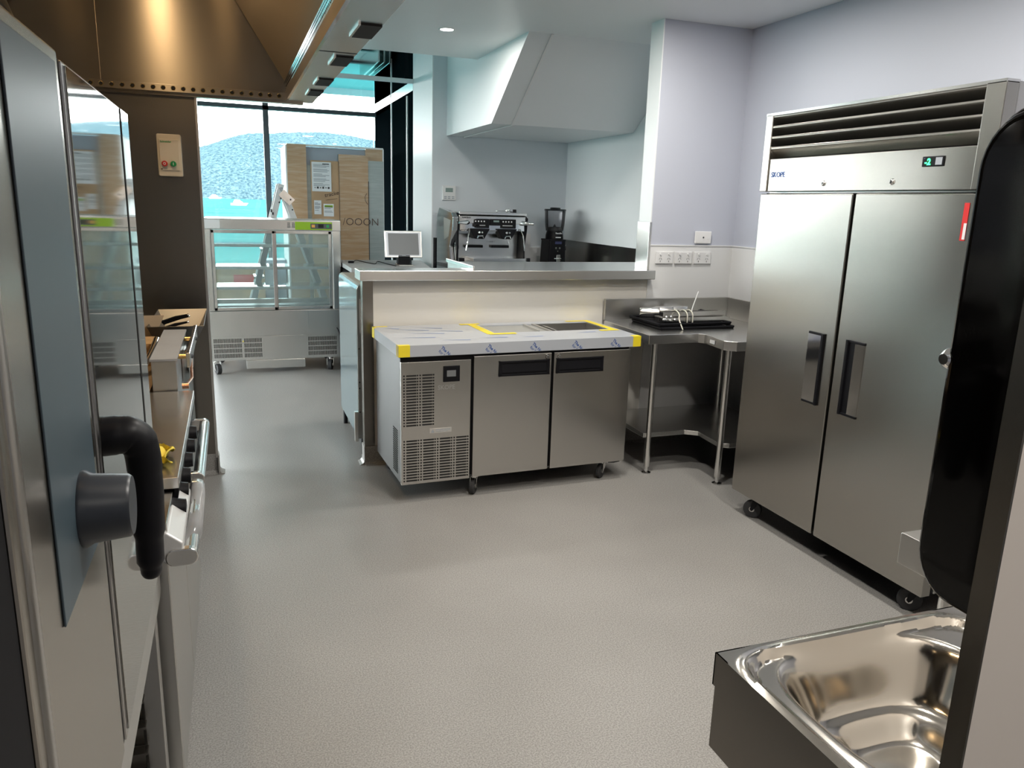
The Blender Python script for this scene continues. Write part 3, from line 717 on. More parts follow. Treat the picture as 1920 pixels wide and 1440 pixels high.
m = MB(); m.add([(.168, -.0042, .400), (.188, -.0042, .400), (.178, -.0042, .419)], [(0, 1, 2)]); m.box(.195, .28, -.0042, -.0038, .411, .415); m.box(.195, .265, -.0042, -.0038, .403, .406); m.build('label_print', 'grey_ink', gp)
def pdoor(x0, x1, hx0, hx1, lock, lbl):
    d = B(x0, x1, -.012, .016, ZB+.004, ZT-.012).build('door', 'prep_steel', t, .003)
    h = MB(); h.box(hx0, hx1, -.018, -.011, .775, .787); h.box(hx0, hx1, -.018, -.011, .70, .711); h.box(hx0, hx0+.018, -.018, -.011, .70, .787); h.box(hx1-.018, hx1, -.018, -.011, .70, .787)
    hh = h.build('handle', 'black', d, .002)
    B(hx0+.01, hx1-.01, -.0125, -.011, .705, .78).build('handle_recess', 'dark_void', hh)
    MB().prism([(-.014, .711), (-.011, .775), (-.0125, .775), (-.0175, .722)], 'x', hx0+.018, hx1-.018).build('handle_grip', 'black_matte', hh)
    MB().lathe([(.0001, -.008), (.006, -.008), (.008, -.006), (.013, -.006), (.015, 0)], (lock, -.012, .802), 'y', 18).build('lock', 'chrome', d)
    MB().lathe([(.0001, -.0085), (.0035, -.0085)], (lock, -.012, .802), 'y', 10).build('keyhole', 'ink', d)
pdoor(.412, .886, .560, .873, .858, '')
pdoor(.903, W-.004, .918, 1.225, .934, '')
# top slab with cut-out well
x0, x1, y0, y1 = -.018, 1.468, -.022, .645; zt0, zt1 = .838, .900
hx0, hx1, hy0, hy1 = .64, 1.40, .27, .56
m = MB(); m.box(x0, hx0, y0, y1, zt0, zt1); m.box(hx1, x1, y0, y1, zt0, zt1); m.box(hx0, hx1, y0, hy0, zt0, zt1); m.box(hx0, hx1, hy1, y1, zt0, zt1)
top = m.build('worktop', 'film', t)
B(hx0, 1.00, hy0, hy1, .886, .896).build('pan_cover', 'film_clear', top)
m = MB(); m.box(1.0, hx1, hy0, hy1, .79, .80); m.box(1.0, hx1, hy0, hy0+.008, .80, .897); m.box(1.0, hx1, hy1-.008, hy1, .80, .897); m.box(hx1-.008, hx1, hy0, hy1, .80, .897); m.box(1.0, 1.02, hy0, hy1, .80, .901)
m.build('well', 'steel', top)
B(.93, .94, hy0+.02, hy1-.02, .896, .905).build('divider_bar', 'bright_steel', top)
B(1.04, 1.05, hy0+.01, hy0+.2, .896, .902).build('divider_bar', 'bright_steel', top)
m = MB(); zt = .9006
def strip(m, a, b, w, z=zt, h=.0008):
    a = Vector((*a, z)); b = Vector((*b, z)); d = (b-a).normalized(); n = Vector((-d.y, d.x, 0))*w/2
    vs = [a+n, a-n, b-n, b+n]; m.add(vs+[v+Vector((0, 0, h)) for v in vs], [(0, 1, 2, 3), (7, 6, 5, 4), (0, 1, 5, 4), (1, 2, 6, 5), (2, 3, 7, 6), (3, 0, 4, 7)])
strip(m, (.605, .60), (.605, .235), .05); strip(m, (.53, .615), (.66, .615), .035, zt+.0009); strip(m, (.59, .235), (.76, .235), .04, zt+.001)
m.build('corner_tape', 'yellow', top); m = MB()
strip(m, (1.425, .60), (1.425, .235), .045); strip(m, (1.27, .61), (1.44, .61), .03, zt+.0009); strip(m, (1.32, .225), (1.45, .225), .035, zt+.001)
m.build('corner_tape', 'yellow', top); m = MB()
m.box(x0-.001, x0+.062, y0-.0015, y0, zt0, zt1+.001); m.box(x0-.0015, x0, y0-.0015, y0+.05, zt0, zt1+.001); m.box(x0-.001, x0+.062, y0, y0+.03, zt1, zt1+.0012)
m.build('corner_tape', 'yellow', top); m = MB()
m.box(x1-.052, x1+.001, y0-.0015, y0, zt0, zt1+.001); m.box(x1, x1+.0015, y0-.0015, y0+.05, zt0, zt1+.001); m.box(x1-.052, x1+.001, y0, y0+.04, zt1, zt1+.0012)
m.build('corner_tape', 'yellow', top); m = MB()
m.box(x0-.0015, x0+.012, y1-.06, y1, zt0, zt1+.001); m.box(x0, x0+.09, y1-.02, y1+.001, zt1, zt1+.001)
m.build('corner_tape', 'yellow', top)
m = MB()
for i, x in enumerate((.215, .485, .755, 1.02, 1.275)):
    m = MB()
    for q, (s, dx, dz) in enumerate((('The New', 0, 0), ('for LASER', -.014, -.019))):
        body_ = s if q == 0 else s[:8]
        tm = text_mb(body_, .0235, (x+dx, y0-.0006, .880+dz), (.72, 0, -.69), (.69, 0, .72), extrude=.0003, bold=.0008 if q == 0 else .0003)
        # clip to the face height
        bm = bmesh.new(); vv = [bm.verts.new(v) for v in tm.v]
        for f in tm.f:
            try: bm.faces.new([vv[i_] for i_ in f])
            except ValueError: pass
        bmesh.ops.bisect_plane(bm, geom=bm.verts[:]+bm.edges[:]+bm.faces[:], plane_co=(0, 0, zt0+.002), plane_no=(0, 0, -1), clear_outer=True)
        bmesh.ops.bisect_plane(bm, geom=bm.verts[:]+bm.edges[:]+bm.faces[:], plane_co=(0, 0, zt1-.001), plane_no=(0, 0, 1), clear_outer=True)
        bm.verts.ensure_lookup_table(); bm.verts.index_update()
        m.add([v.co.copy() for v in bm.verts], [tuple(v.index for v in f.verts) for f in bm.faces]); bm.free()
    m.build('film_print', 'blue_ink', top)
m = MB()
for (a, b) in (((.10, .50), (.02+.26, .44)), ((.22, .56), (.38, .50)), ((.12, .36), (.34, .32)), ((.30, .42), (.47, .37)), ((.05, .22), (.25, .20)), ((.25, .10), (.42, .08)), ((.50, .12), (.66, .12)), ((.74, .10), (.88, .11)), ((1.12, .17), (1.27, .19)), ((.03, .58), (.12, .53))):
    a_, b_ = Vector((*a, zt1+.001)), Vector((*b, zt1+.001)); d = (b_-a_).normalized(); n = Vector((-d.y, d.x, 0))
    m.add([a_, a_.lerp(b_, .7)-n*.008, b_-n*.012, b_+n*.006, a_.lerp(b_, .6)+n*.006], [(0, 1, 2, 3, 4)])
m.build('film_marks', 'blue_smear', top, kind='stuff')
m = MB()
for i in range(20):
    for k in range(8): m.box(-.002, 0, .08+k*.014, .086+k*.014, .15+i*.013, .156+i*.013)
m.build('side_vent', 'dark_void', body)
castor(t, .45, .05, ZB, .045, -2.2); castor(t, 1.30, .06, ZB, .045, -2.5); castor(t, .06, .55, ZB, .045, .3); castor(t, 1.36, .55, ZB, .045, .3)
MB().tube([(1.33, .04, .10), (1.36, .02, .104), (1.40, .03, .104)], .008, 8).build('brake_pedal', 'ink', t)

# ------------------------------------------------------------------ corner bench and what lies on it
t = thing('corner_bench', 'L-shaped stainless corner bench with pot shelf behind the prep fridge', 'bench', (2.9, 4.2, 0))
pf = [(2.36, 4.68), (2.36, 4.06), (2.69, 4.06), (2.75, 4.03), (2.72, 3.83), (2.705, 3.78), (2.76, 3.75), (3.34, 3.75), (3.34, 4.68)]
pf = [(2.36, 4.68), (2.36, 4.06), (2.71, 4.06), (2.735, 4.03), (2.715, 3.80), (2.77, 3.745), (3.34, 3.745), (3.34, 4.68)]
MB().prism(pf, 'z', .842, .90).build('bench_top', 'steel_h', t, .003)
B(2.36, 3.355, 4.668, 4.692, .90, 1.045).build('upstand', 'steel', t, .002)
B(3.335, 3.352, 3.745, 4.668, .90, 1.045).build('upstand', 'steel', t, .002)
B(2.715, 2.7165, 3.93, 3.985, .862, .882).build('name_plate', 'white_plastic', t) if False else None
nt_ = MB(); a = Vector((2.7235, 3.90, .858)); b = Vector((2.7285, 3.96, .858)); off = Vector((-.002, 0, 0)); up = Vector((0, 0, .024)); nt_.add([a+off, b+off, b+off+up, a+off+up], [(0, 1, 2, 3)]); nt_.build('name_plate', 'white_plastic', t, solid=.001)
sh = [(2.39, 4.66), (2.39, 4.10), (2.69, 4.10), (2.76, 4.05), (2.745, 3.80), (2.80, 3.77), (3.33, 3.77), (3.33, 4.66)]
MB().prism(sh, 'z', .235, .265).build('pot_shelf', 'steel_h', t, .003)
for i, (x, y) in enumerate(((2.425, 4.095), (2.755, 3.80), (2.425, 4.63), (3.30, 3.80), (3.30, 4.63))):
    l = MB().cyl((x, y, .045), (x, y, .842), .019, 20).build('leg', 'bright_steel', t)
    MB().lathe([(.0001, 0), (.028, 0), (.03, .006), (.012, .014), (.010, .045), (.019, .047)], (x, y, 0), 'z', 18).build('foot', 'chrome', l)
def baking_tray(z, dx, dy, lab, rot=0):
    t = thing('baking_tray', lab, 'tray', (2.80+dx, 4.40+dy, z), rot, group='black trays on the corner bench')
    m = MB(); w, d = .27, .19
    m.box(-w, w, -d, d, 0, .004)
    for (a, b) in (((-w, -d), (w, -d)), ((w, -d), (w, d)), ((w, d), (-w, d)), ((-w, d), (-w, -d))): m.tube([(a[0], a[1], .012), (b[0], b[1], .012)], .007, 8)
    m.box(-w, w, -d-.002, -d+.002, 0, .014); m.box(-w, w, d-.002, d+.002, 0, .014)
    m.build('pan', 'black_matte', t)
baking_tray(.901, 0, 0, 'lower black tray lying flat on the corner bench', .0); baking_tray(.923, -.01, .02, 'upper black tray stacked under the steel rails and cups', .02)
def cup(x, y, z, rz, lab, L=.13, r=.036):
    t = thing('steel_cup', lab, 'cup', (x, y, z), rz, group='steel tubes lying in plastic on the black trays')
    MB().lathe([(r-.004, -L*.45), (r-.002, L*.5), (r, L*.5), (r, -L*.4), (r-.006, -L*.5), (.0001, -L*.5)], (0, 0, r), 'x', 24).build('wall', 'bright_steel', t)
    MB().lathe([(.0001, L*.2), (r-.006, L*.2)], (0, 0, r), 'x', 20).build('inside', 'dark_steel', t)
    MB().lathe([(r, L*.47), (r+.004, L*.5), (r-.003, L*.52)], (0, 0, r), 'x', 24).build('rim', 'chrome', t)
cup(2.60, 4.50, .938, -.35, 'steel tube lying leftmost on the black trays'); cup(2.745, 4.575, .938, -.25, 'middle steel tube lying on the black trays', .14, .033); cup(2.89, 4.615, .938, -.2, 'steel tube lying furthest right against the upstand', .13, .030)
for i, (y, z, L, lab) in enumerate(((4.30, .939, .50, 'front steel rail of the tied bundle on the black trays'), (4.36, .939, .50, 'rear steel rail of the tied bundle on the black trays'), (4.33, .972, .48, 'top steel rail of the tied bundle on the black trays'))):
    o = thing('steel_rail', lab, 'rail', (2.83, y, z), -.01 if i < 2 else .02, group='steel rails tied in a bundle')
    m = MB(); m.prism([(-.024, 0), (.024, 0), (.024, .030), (.021, .030), (.021, .003), (-.021, .003), (-.021, .030), (-.024, .030)], 'x', -L/2, L/2); m.build('channel', 'bright_steel', o)
    B(-L/2-.003, -L/2, -.02, .02, .002, .026).build('end_cap', 'black', o)
for i, x in enumerate((2.69, 2.75, 2.79)):
    pts = [(x, 4.265, .926), (x, 4.27, .99), (x+.005, 4.33, 1.01), (x, 4.395, .98), (x, 4.39, .93)]
    if i == 0: pts = [(x-.015, 4.19, .904), (x-.01, 4.25, .96)]+pts[1:]
    o = MB().tube(smooth_path(pts), .004, 8).build('cord', 'rope'); tag(o, ('left cord looped round the steel rails', 'middle cord looped round the steel rails', 'right cord looped round the steel rails')[i], 'cord', 'pale cords round the steel rails')
o = MB().tube(smooth_path([(2.80, 4.30, .98), (2.81, 4.31, 1.02), (2.86, 4.33, 1.13)]), [.004]*12+[.003], 8).build('cable_tie', 'white_plastic'); tag(o, 'white cable tie sticking up from the bundle of steel rails', 'cable tie')
m = MB()
for k in range(7): m.ball((2.585+.012*k+random.uniform(-.01, .01), 4.285+random.uniform(-.02, .03), .945+random.uniform(0, .03)), .011, 8)
o = m.build('ball_chain', 'chrome'); tag(o, 'little heap of shiny metal chain at left end of the rails', 'chain', kind='stuff')
o = MB().tube([(2.93, 4.46, .958), (3.0, 4.5, .97), (3.08, 4.45, .958)], [.018, .02, .01], 8).build('black_clamp', 'black'); tag(o, 'small black clamp behind the rails', 'clamp')

# ------------------------------------------------------------------ tall fridge
t = thing('tall_fridge', 'tall two-door stainless upright fridge with louvred top by the wall', 'fridge', (2.95, 2.79, 0))
FX = 2.6; Y0, Y1 = 2.13, 3.45
B(FX+.06, XR-.04, Y0, Y1, .13, 2.13).build('body', 'steel', t, .003)
B(FX+.035, FX+.07, Y0+.01, Y1-.01, .125, 1.745).build('door_gasket', 'black', t)
for (a, b, hy, s) in ((2.796, 3.443, 2.86, 1), (2.137, 2.779, 2.712, -1)):
    d = B(FX, FX+.05, a, b, .118, 1.74).build('door', 'fridge_steel', t, .005, 3)
    # recessed pull: black C-frame with a bright dished plate
    y_in = hy+s*.105
    m = MB(); lo, hi = min(hy, y_in), max(hy, y_in)
    m.box(FX-.006, FX+.002, lo, hi, .752, .764); m.box(FX-.006, FX+.002, lo, hi, 1.088, 1.10)
    if s > 0: m.box(FX-.012, FX+.002, hy-.002, hy+.014, .752, 1.10)
    else: m.box(FX-.012, FX+.002, hy-.012, hy+.003, .752, 1.10)
    h = m.build('handle', 'black', d, .003)
    if s > 0:
        B(FX-.004, FX+.001, hy+.012, y_in, .764, 1.088).build('handle_dish', 'polished', h)
    else:
        B(FX-.002, FX+.001, hy-.05, hy-.01, .764, 1.088).build('handle_shadow_recess', 'black', h)
        B(FX-.004, FX+.001, y_in, hy-.048, .764, 1.088).build('handle_dish', 'polished', h)
fp = B(FX+.004, FX+.06, 2.21, 3.43, 1.752, 1.912).build('control_fascia', 'fridge_steel', t, .003)
for y in (2.993, 2.588): 
    MB().lathe([(.0001, -.008), (.007, -.008), (.009, -.005), (.012, -.004), (.014, 0)], (FX+.004, y, 1.787), 'x', 16).build('lock', 'chrome', fp)
    MB().lathe([(.0001, -.0085), (.004, -.0085)], (FX+.004, y, 1.787), 'x', 10).build('keyhole', 'ink', fp)
dd = B(FX-.001, FX+.005, 2.345, 2.447, 1.842, 1.882).build('controller', 'black', fp, .003)
text_mb('-2', .034, (FX-.0025, 2.432, 1.849), (0, -1, 0), (0, 0, 1), bold=.0012).build('temperature_digits', 'lcd_green', dd)
B(FX-.002, FX-.001, 2.352, 2.382, 1.848, 1.876).build('keypad', 'grey_ink', dd)
B(FX-.0025, FX-.002, 2.432, 2.438, 1.872, 1.876).build('status_light', 'navy', dd)
text_mb('SKOPE', .036, (FX+.003, 3.378, 1.822), (0, -1, 0), (0, 0, 1), bold=.0007).build('maker_mark', 'blue_ink', fp)
B(FX, FX+.06, 3.405, 3.45, 1.752, 2.128).build('side_stile', 'bright_steel', t, .003) if False else None
B(FX-.003, FX+.06, 3.40, 3.452, 1.752, 2.128).build('side_stile', 'fridge_steel', t, .003)
B(FX-.003, FX+.06, 2.128, 2.208, 1.752, 2.128).build('side_stile', 'fridge_steel', t, .003)
B(FX+.055, FX+.06, 2.208, 3.40, 1.912, 2.12).build('grille_back', 'dark_void', t)
for i in range(4):
    z = 1.925+i*.051
    MB().prism([(FX+.0, z+.036), (FX+.003, z+.046), (FX+.052, z+.004), (FX+.050, z-.006)], 'y', 2.208, 3.40).build('louvre', 'fridge_steel', t, .002)
B(FX-.003, FX+.06, 2.128, 3.452, 2.122, 2.134).build('top_edge', 'bright_steel', t)
B(FX-.0015, FX, 2.20, 2.222, 1.565, 1.705).build('red_sticker', 'red', t)
B(FX-.0022, FX-.0015, 2.20, 2.212, 1.57, 1.63).build('sticker_white_block', 'white_plastic', t)
B(FX+.09, FX+.11, Y0+.05, Y1-.05, .09, .13).build('base_rail', 'black', t)
for q in ((FX+.055, 3.27, 2.2), (FX+.08, 2.22, 2.2), (3.2, 3.35, .3), (3.2, 2.22, .3)): castor(t, q[0], q[1], .128, .05, q[2], mat='black')

# ------------------------------------------------------------------ right foreground: side bench, basin, dispenser, nib partition
t = thing('side_bench', 'stainless side bench corner between the basin and tall fridge', 'bench', (2.2, 1.0, 0))
B(1.50, 3.2, .62, 1.315, .82, .90).build('bench_top', 'steel', t, .003)
for (x, y) in ((1.60, 1.235), (3.12, 1.235), (1.60, .70), (3.12, .70)):
    l = MB().cyl((x, y, .04), (x, y, .82), .024, 20).build('leg', 'bright_steel', t)
    MB().lathe([(.0001, 0), (.03, 0), (.03, .006), (.012, .014), (.012, .045)], (x, y, 0), 'z', 16).build('foot', 'chrome', l)
B(1.58, 3.14, .68, 1.27, .25, .28).build('pot_shelf', 'steel', t, .002)

t = thing('hand_basin', 'stainless wall-hung hand basin with polished bowl in the foreground', 'basin', (1.05, .75, .9))
bx0, bx1, by0, by1 = .758, 1.34, .53, 1.003; RZ = .90
mb = MB(); NU, NV = 96, 84; vs = []
cx, cy = (bx0+bx1)/2, (by0+by1)/2; hw, hd = (bx1-bx0)/2, (by1-by0)/2
def sstep(a, b, x):
    x = max(0, min(1, (x-a)/(b-a))); return x*x*(3-2*x)
for j in range(NV+1):
    for i in range(NU+1):
        x = bx0+(bx1-bx0)*i/NU; y = by0+(by1-by0)*j/NV
        u = (x-(cx-.012))/(hw-.028); v = (y-(cy+.002))/(hd-.024)
        r = (abs(u)**7+abs(v)**7)**(1/7)
        z = RZ+.006*sstep(1.10, 1.0, r)*0
        e = min(x-bx0, bx1-x, y-by0, by1-y)
        z = RZ+.002*math.exp(-((r-1.02)/.025)**2)*2
        z -= .012*sstep(1.0, .955, r)
        # bowl: deep towards the far left, rising in steps to the near right
        uu = (x-(cx-.035))/(hw-.085); vv = (y-(cy+.035))/(hd-.055)
        rb = (abs(uu)**3.2+abs(vv)**3.2)**(1/3.2)
        z -= .105*sstep(1.0, .62, rb)
        q = (u*.45-v*.9)     # ridge steps on the near side
        z -= .035*sstep(.35, -.1, q)*sstep(.62, .35, rb)
        z += .006*math.sin(q*26)*math.exp(-((q-.25)/.25)**2)*sstep(.98, .8, r)
        vs.append((x, y, z))
mb.add(vs, [(j*(NU+1)+i, j*(NU+1)+i+1, (j+1)*(NU+1)+i+1, (j+1)*(NU+1)+i) for j in range(NV) for i in range(NU)], True)
mb.build('bowl', 'sink_steel', t)
m = MB(); m.box(bx0, bx0+.003, by0, by1, .838, RZ); m.box(bx0, bx1, by1-.003, by1, .838, RZ); m.box(bx0, bx1, by0, by0+.003, .838, RZ); m.build('rim_skirt', 'dark_steel', t)
m = MB(); m.box(bx0+.003, bx0+.006, by0, by1-.004, .715, .84); m.box(bx0+.004, bx1, by1-.010, by1-.006, .715, .84)
m.build('apron', 'dark_steel', t)

t = thing('nib_partition', 'tall white partition edge with dark steel trim at far right', 'partition', (1.2, .5, 0))
B(.709, 2.6, .50, .522, 0, CEIL-.002).build('board', 'nib_white', t)
m = MB(); m.box(.706, .709, .4995, .5235, 0, CEIL-.002); m.build('edge_trim', 'dark_steel', t)

t = thing('paper_dispenser', 'glossy black rounded towel dispenser mounted on the partition', 'dispenser', (.85, .58, 1.5))
def caps(y0, y1, z0, z1, r, n=8):
    """side profile: square at the wall (y0), rounded outer corners at y1"""
    pts = [(y0, z0), (y1-r, z0)]
    for i in range(1, n+1): a = -PI/2+PI/2*i/n; pts.append((y1-r+r*math.cos(a), z0+r*1.15+r*1.15*math.sin(a)))
    for i in range(n+1): a = PI/2*i/n; pts.append((y1-r+r*math.cos(a), z1-r*1.15+r*1.15*math.sin(a)))
    pts.append((y0, z1)); return pts
MB().prism(caps(.524, .612, 1.232, 1.755, .05), 'x', .722, 1.0).build('cover', 'black_gloss', t, .010, 4)
MB().prism(caps(.524, .618, 1.226, 1.761, .054), 'x', .735, .99).build('window_cover', 'smoke', t, .006, 3)
MB().lathe([(.0001, -.010), (.006, -.010), (.010, -.004), (.012, 0)], (.73, .612, 1.50), 'x', 16).build('lock', 'polished', t)

# ------------------------------------------------------------------ combi oven, left foreground
t = thing('combi_oven', 'large steel combi oven with glass control panel in left foreground', 'oven', (-.6, 1.4, .68))
OX = -.2
B(-1.05, OX-.012, .60, 1.905, .785, 1.81).build('casing', 'steel', t, .004)
B(-1.0, OX-.004, .595, .75, .785, 1.80).build('black_end', 'black_matte', t)  # black box over the near end of the casing
B(OX-.012, OX, .755, 1.195, .785, 1.826).build('front_fascia', 'oven_steel', t, .004)
m = MB(); m.tube([(OX-.006, .79, .785), (OX-.006, .79, 1.82)], .012, 12); m.build('fascia_bead', 'steel', t)
B(OX, OX+.003, .902, 1.163, 1.17, 1.808).build('control_panel', 'panel_glass', t, .002)
kn = MB().lathe([(.0001, .058), (.038, .058), (.041, .054), (.045, .012), (.050, .004), (.050, 0)], (OX+.003, 1.055, 1.252), 'x', 36).build('control_knob', 'knob_grey', t)
B(OX-.012, OX-.004, 1.196, 1.222, .785, 1.818).build('door_seam', 'dark_void', t)
d = B(OX-.02, OX, 1.222, 1.905, .785, 1.818).build('door', 'steel', t, .003)
B(OX, OX+.003, 1.232, 1.775, .80, 1.812).build('door_glass', 'oven_door', d)
B(OX, OX+.0045, 1.785, 1.90, .80, 1.812).build('door_stile', 'oven_door', d)
B(OX, OX+.004, 1.775, 1.785, .80, 1.812).build('door_glass_edge', 'dark_void', d)
hp = [(OX+.0, 1.262, 1.288), (OX+.022, 1.265, 1.288), (OX+.038, 1.270, 1.284), (OX+.050, 1.274, 1.264), (OX+.053, 1.278, 1.22), (OX+.053, 1.278, 1.17), (OX+.051, 1.278, 1.11), (OX+.050, 1.278, 1.062), (OX+.050, 1.278, 1.040)]
MB().tube(smooth_path(hp, 5), [.030]*5+[.029]*5+[.028]*5+[.026]*5+[.0245]*5+[.024]*5+[.021]*5+[.017, .0165, .016, .0145, .012]+[.008], 20, flat=(1, 1.25, 1)).build('door_handle', 'black', d)
MB().tube([(-.33, 1.40, 1.81), (-.33, 1.40, 1.88), (-.335, 1.40, 1.915), (-.35, 1.40, 1.935)], [.05, .05, .042, .02], 24).build('steam_vent', 'chrome', t)
B(-.20, -.19, 1.60, 1.905, 1.80, 1.823).build('top_clip', 'black', t) if False else None
# stand
t = thing('oven_stand', 'steel stand with tray runners beneath the combi oven', 'stand', (-.6, 1.4, 0))
m = MB(); m.box(-.95, -.215, .82, 1.88, .735, .782); m.box(-.95, -.22, .82, 1.88, .10, .13); m.build('frame', 'steel', t, .002)
m = MB(); m.box(-.212, -.206, .84, 1.90, .70, .78); m.build('front_rail', 'bright_steel', t)
for (x, y) in ((-.235, 1.84), (-.235, .86), (-.92, 1.84), (-.92, .86)): B(x-.02, x+.02, y-.02, y+.02, 0, .735).build('leg', 'steel', t, .002)
m = MB()
for k in range(7): m.box(-.90, -.25, 1.78, 1.81, .2+k*.07, .206+k*.07)
m.build('tray_runners', 'dark_steel', t)
B(-.9, -.26, 1.815, 1.825, .13, .735).build('runner_side', 'dark_steel', t)

# ------------------------------------------------------------------ range with griddle
t = thing('cooking_range', 'stainless griddle range with black knobs and tube handles', 'range', (-.6, 2.7, 0))
B(-1.0, -.19, 1.93, 3.185, .12, .84).build('body', 'steel', t)
B(-1.0, -.169, 2.163, 3.188, .868, .90).build('griddle_plate', 'steel_h', t, .002)
B(-1.0, -.185, 1.935, 2.16, .80, .862).build('side_ledge', 'bright_steel', t, .002)
B(-.9, -.22, 1.94, 2.155, .862, .872).build('ledge_step', 'tan', t, .002)
MB().prism([(-.169, .868), (-.180, .868), (-.200, .76), (-.185, .76)], 'y', 2.163, 3.188).build('control_fascia', 'black', t)
for i, y in enumerate((2.14, 2.27, 2.40, 2.55, 2.70, 2.86)):
    MB().lathe([(.0001, .034), (.022, .034), (.026, .012), (.030, 0)], (-.186, y, .822), 'x', 20).build('knob', 'black', t)
for a, b in ((2.50, 3.13), (1.93, 2.42)):
    h = MB().cyl((-.136, a, .775), (-.136, b, .775), .019, 20).build('tube_handle', 'bright_steel', t)
    for y in (a, b): MB().prism(rrect(.075, .044, .02, 5, -.155, .775), 'y', y-.012, y+.012).build('handle_bracket', 'bright_steel', h, .003)
for a, b in ((1.94, 2.46), (2.48, 3.18)): B(-.205, -.188, a, b, .14, .755).build('oven_door', 'steel', t, .004)
B(-.26, -.20, 1.95, 3.17, .02, .12).build('kick_plate', 'steel', t)
m = MB(); pts = [(-.186, .842), (-.150, .812), (-.150, .790), (-.176, .760), (-.190, .757), (-.225, .785), (-.225, .81), (-.196, .842)]
m.prism(pts, 'y', 1.925, 2.31); m.build('roll_bar', 'satin', t, .006, 3)
o = MB().tube([(-.150, 1.96, .775), (-.136, 2.05, .778), (-.134, 2.2, .772), (-.136, 2.35, .775), (-.138, 2.44, .775)], [.012, .024, .021, .023, .021], 9).build('plastic_wrap', 'bag'); tag(o, 'crumpled clear plastic wrap on the near tube handle', 'wrapping')
# yellow cloth
mb = MB(); vs = []; n = 16
for j in range(n+1):
    for i in range(n+1):
        u, v = i/n-.5, j/n-.5
        vs.append((-.238+u*.08+.012*math.sin(v*9), 2.33+v*.16+.012*math.sin(u*10), .908+.028*abs(math.sin(u*7+v*5+1))*(1-abs(v))+.008*noise.noise(Vector((u*6, v*6, 0)))))
mb.add(vs, [(j*(n+1)+i, j*(n+1)+i+1, (j+1)*(n+1)+i+1, (j+1)*(n+1)+i) for j in range(n) for i in range(n)], True)
o = mb.build('yellow_cloth', 'yellow_cloth', solid=.003); tag(o, 'small crumpled yellow cloth on the griddle plate', 'cloth')

# unit behind: char-grill with upright box and bar handle
t = thing('char_grill', 'stainless char-grill unit with bar handle beyond the griddle plate', 'grill', (-.6, 3.6, 0))
B(-1.0, -.235, 3.20, 3.95, .0, .86).build('body', 'steel', t)
B(-.318, -.228, 3.205, 3.92, .86, 1.018).build('splash_box', 'steel', t, .002)
B(-.322, -.224, 3.20, 3.925, 1.018, 1.026).build('splash_box_lid', 'laminate', t)
B(-.226, -.20, 3.5, 3.92, .86, .98).build('front_panel', 'polished', t)
bar = MB(); bar.prism([(-.192, .985), (-.178, .985), (-.176, 1.045), (-.192, 1.045)], 'y', 3.22, 3.93); br = bar.build('bar_handle', 'bright_steel', t, .003)
for y in (3.33, 3.75): MB().cyl((-.228, y, 1.01), (-.19, y, 1.01), .010, 12).build('handle_post', 'brass', br)
m = MB(); m.ball((-.178, 3.33, 1.01), .009, 8); m.ball((-.178, 3.75, 1.01), .009, 8); m.build('handle_screw', 'ink', br)
m = MB(); m.cyl((-.215, 3.25, .905), (-.19, 3.25, .905), .012, 10); m.tube([(-.20, 3.3, .90), (-.185, 3.4, .905), (-.19, 3.5, 1.0)], .006, 8); m.build('gas_tap', 'copper', t)
B(-1.0, -.33, 3.21, 3.95, .86, .90).build('grill_bed', 'tan', t)
B(-.40, -.335, 3.21, 3.24, .90, .985).build('inner_shield', 'tan', t)
# unit at the far end with open hopper tray
t = thing('fryer_unit', 'stainless unit with flared scrap tray at the end of the cook line', 'fryer', (-.6, 4.35, 0))
B(-1.0, -.25, 3.98, 4.70, 0, .90).build('body', 'steel', t)
m = MB()
tr0 = [(-.36, 4.02, .93), (-.20, 4.02, .93), (-.20, 4.55, .93), (-.36, 4.55, .93)]; tr1 = [(-.40, 4.0, 1.03), (-.15, 4.0, 1.03), (-.15, 4.62, 1.03), (-.40, 4.62, 1.03)]
m.add(tr0+tr1, [(3, 2, 1, 0), (0, 1, 5, 4), (1, 2, 6, 5), (2, 3, 7, 6), (3, 0, 4, 7)])
m.build('flared_tray', 'side_steel', t, solid=.003)
m = MB(); m.add([(-.70, 4.1, .92), (-.40, 4.1, .92), (-.33, 4.1, 1.07), (-.70, 4.1, 1.07)], [(0, 1, 2, 3)]); m.build('heat_shield', 'tan', t, solid=.004)
for i, (y, z) in enumerate(((4.12, 1.06), (4.18, 1.045), (4.05, 1.035))):
    k = thing('kitchen_tongs', ('black-handled utensil lying highest', 'black-handled utensil lying second', 'black-handled utensil lying lowest')[i]+' on the flared steel tray', 'utensil', (-.3, y, z), group='black-handled utensils on the tray')
    MB().tube([(-.345, y+.02, z-.03), (-.28, y, z-.005), (-.225, y-.01, z+.008)], [.008, .008, .005], 8).build('handle', 'black', k)
    MB().ball((-.222, y-.01, z+.009), .006, 8).build('end_loop', 'chrome', k)
o = MB().tube(smooth_path([(-.46, 3.3, .92), (-.42, 3.35, .925), (-.37, 3.5, .95), (-.345, 3.62, .99), (-.335, 3.7, 1.02)]), .014, 10).build('gas_hose', 'bag' if False else 'bright_steel'); tag(o, 'braided metal hose lying behind the steel splash box', 'hose')
o = B(-.46, -.36, 3.7, 3.9, .90, 1.0).build('timber_block', 'wood'); tag(o, 'small orange timber block behind the splash box', 'block')

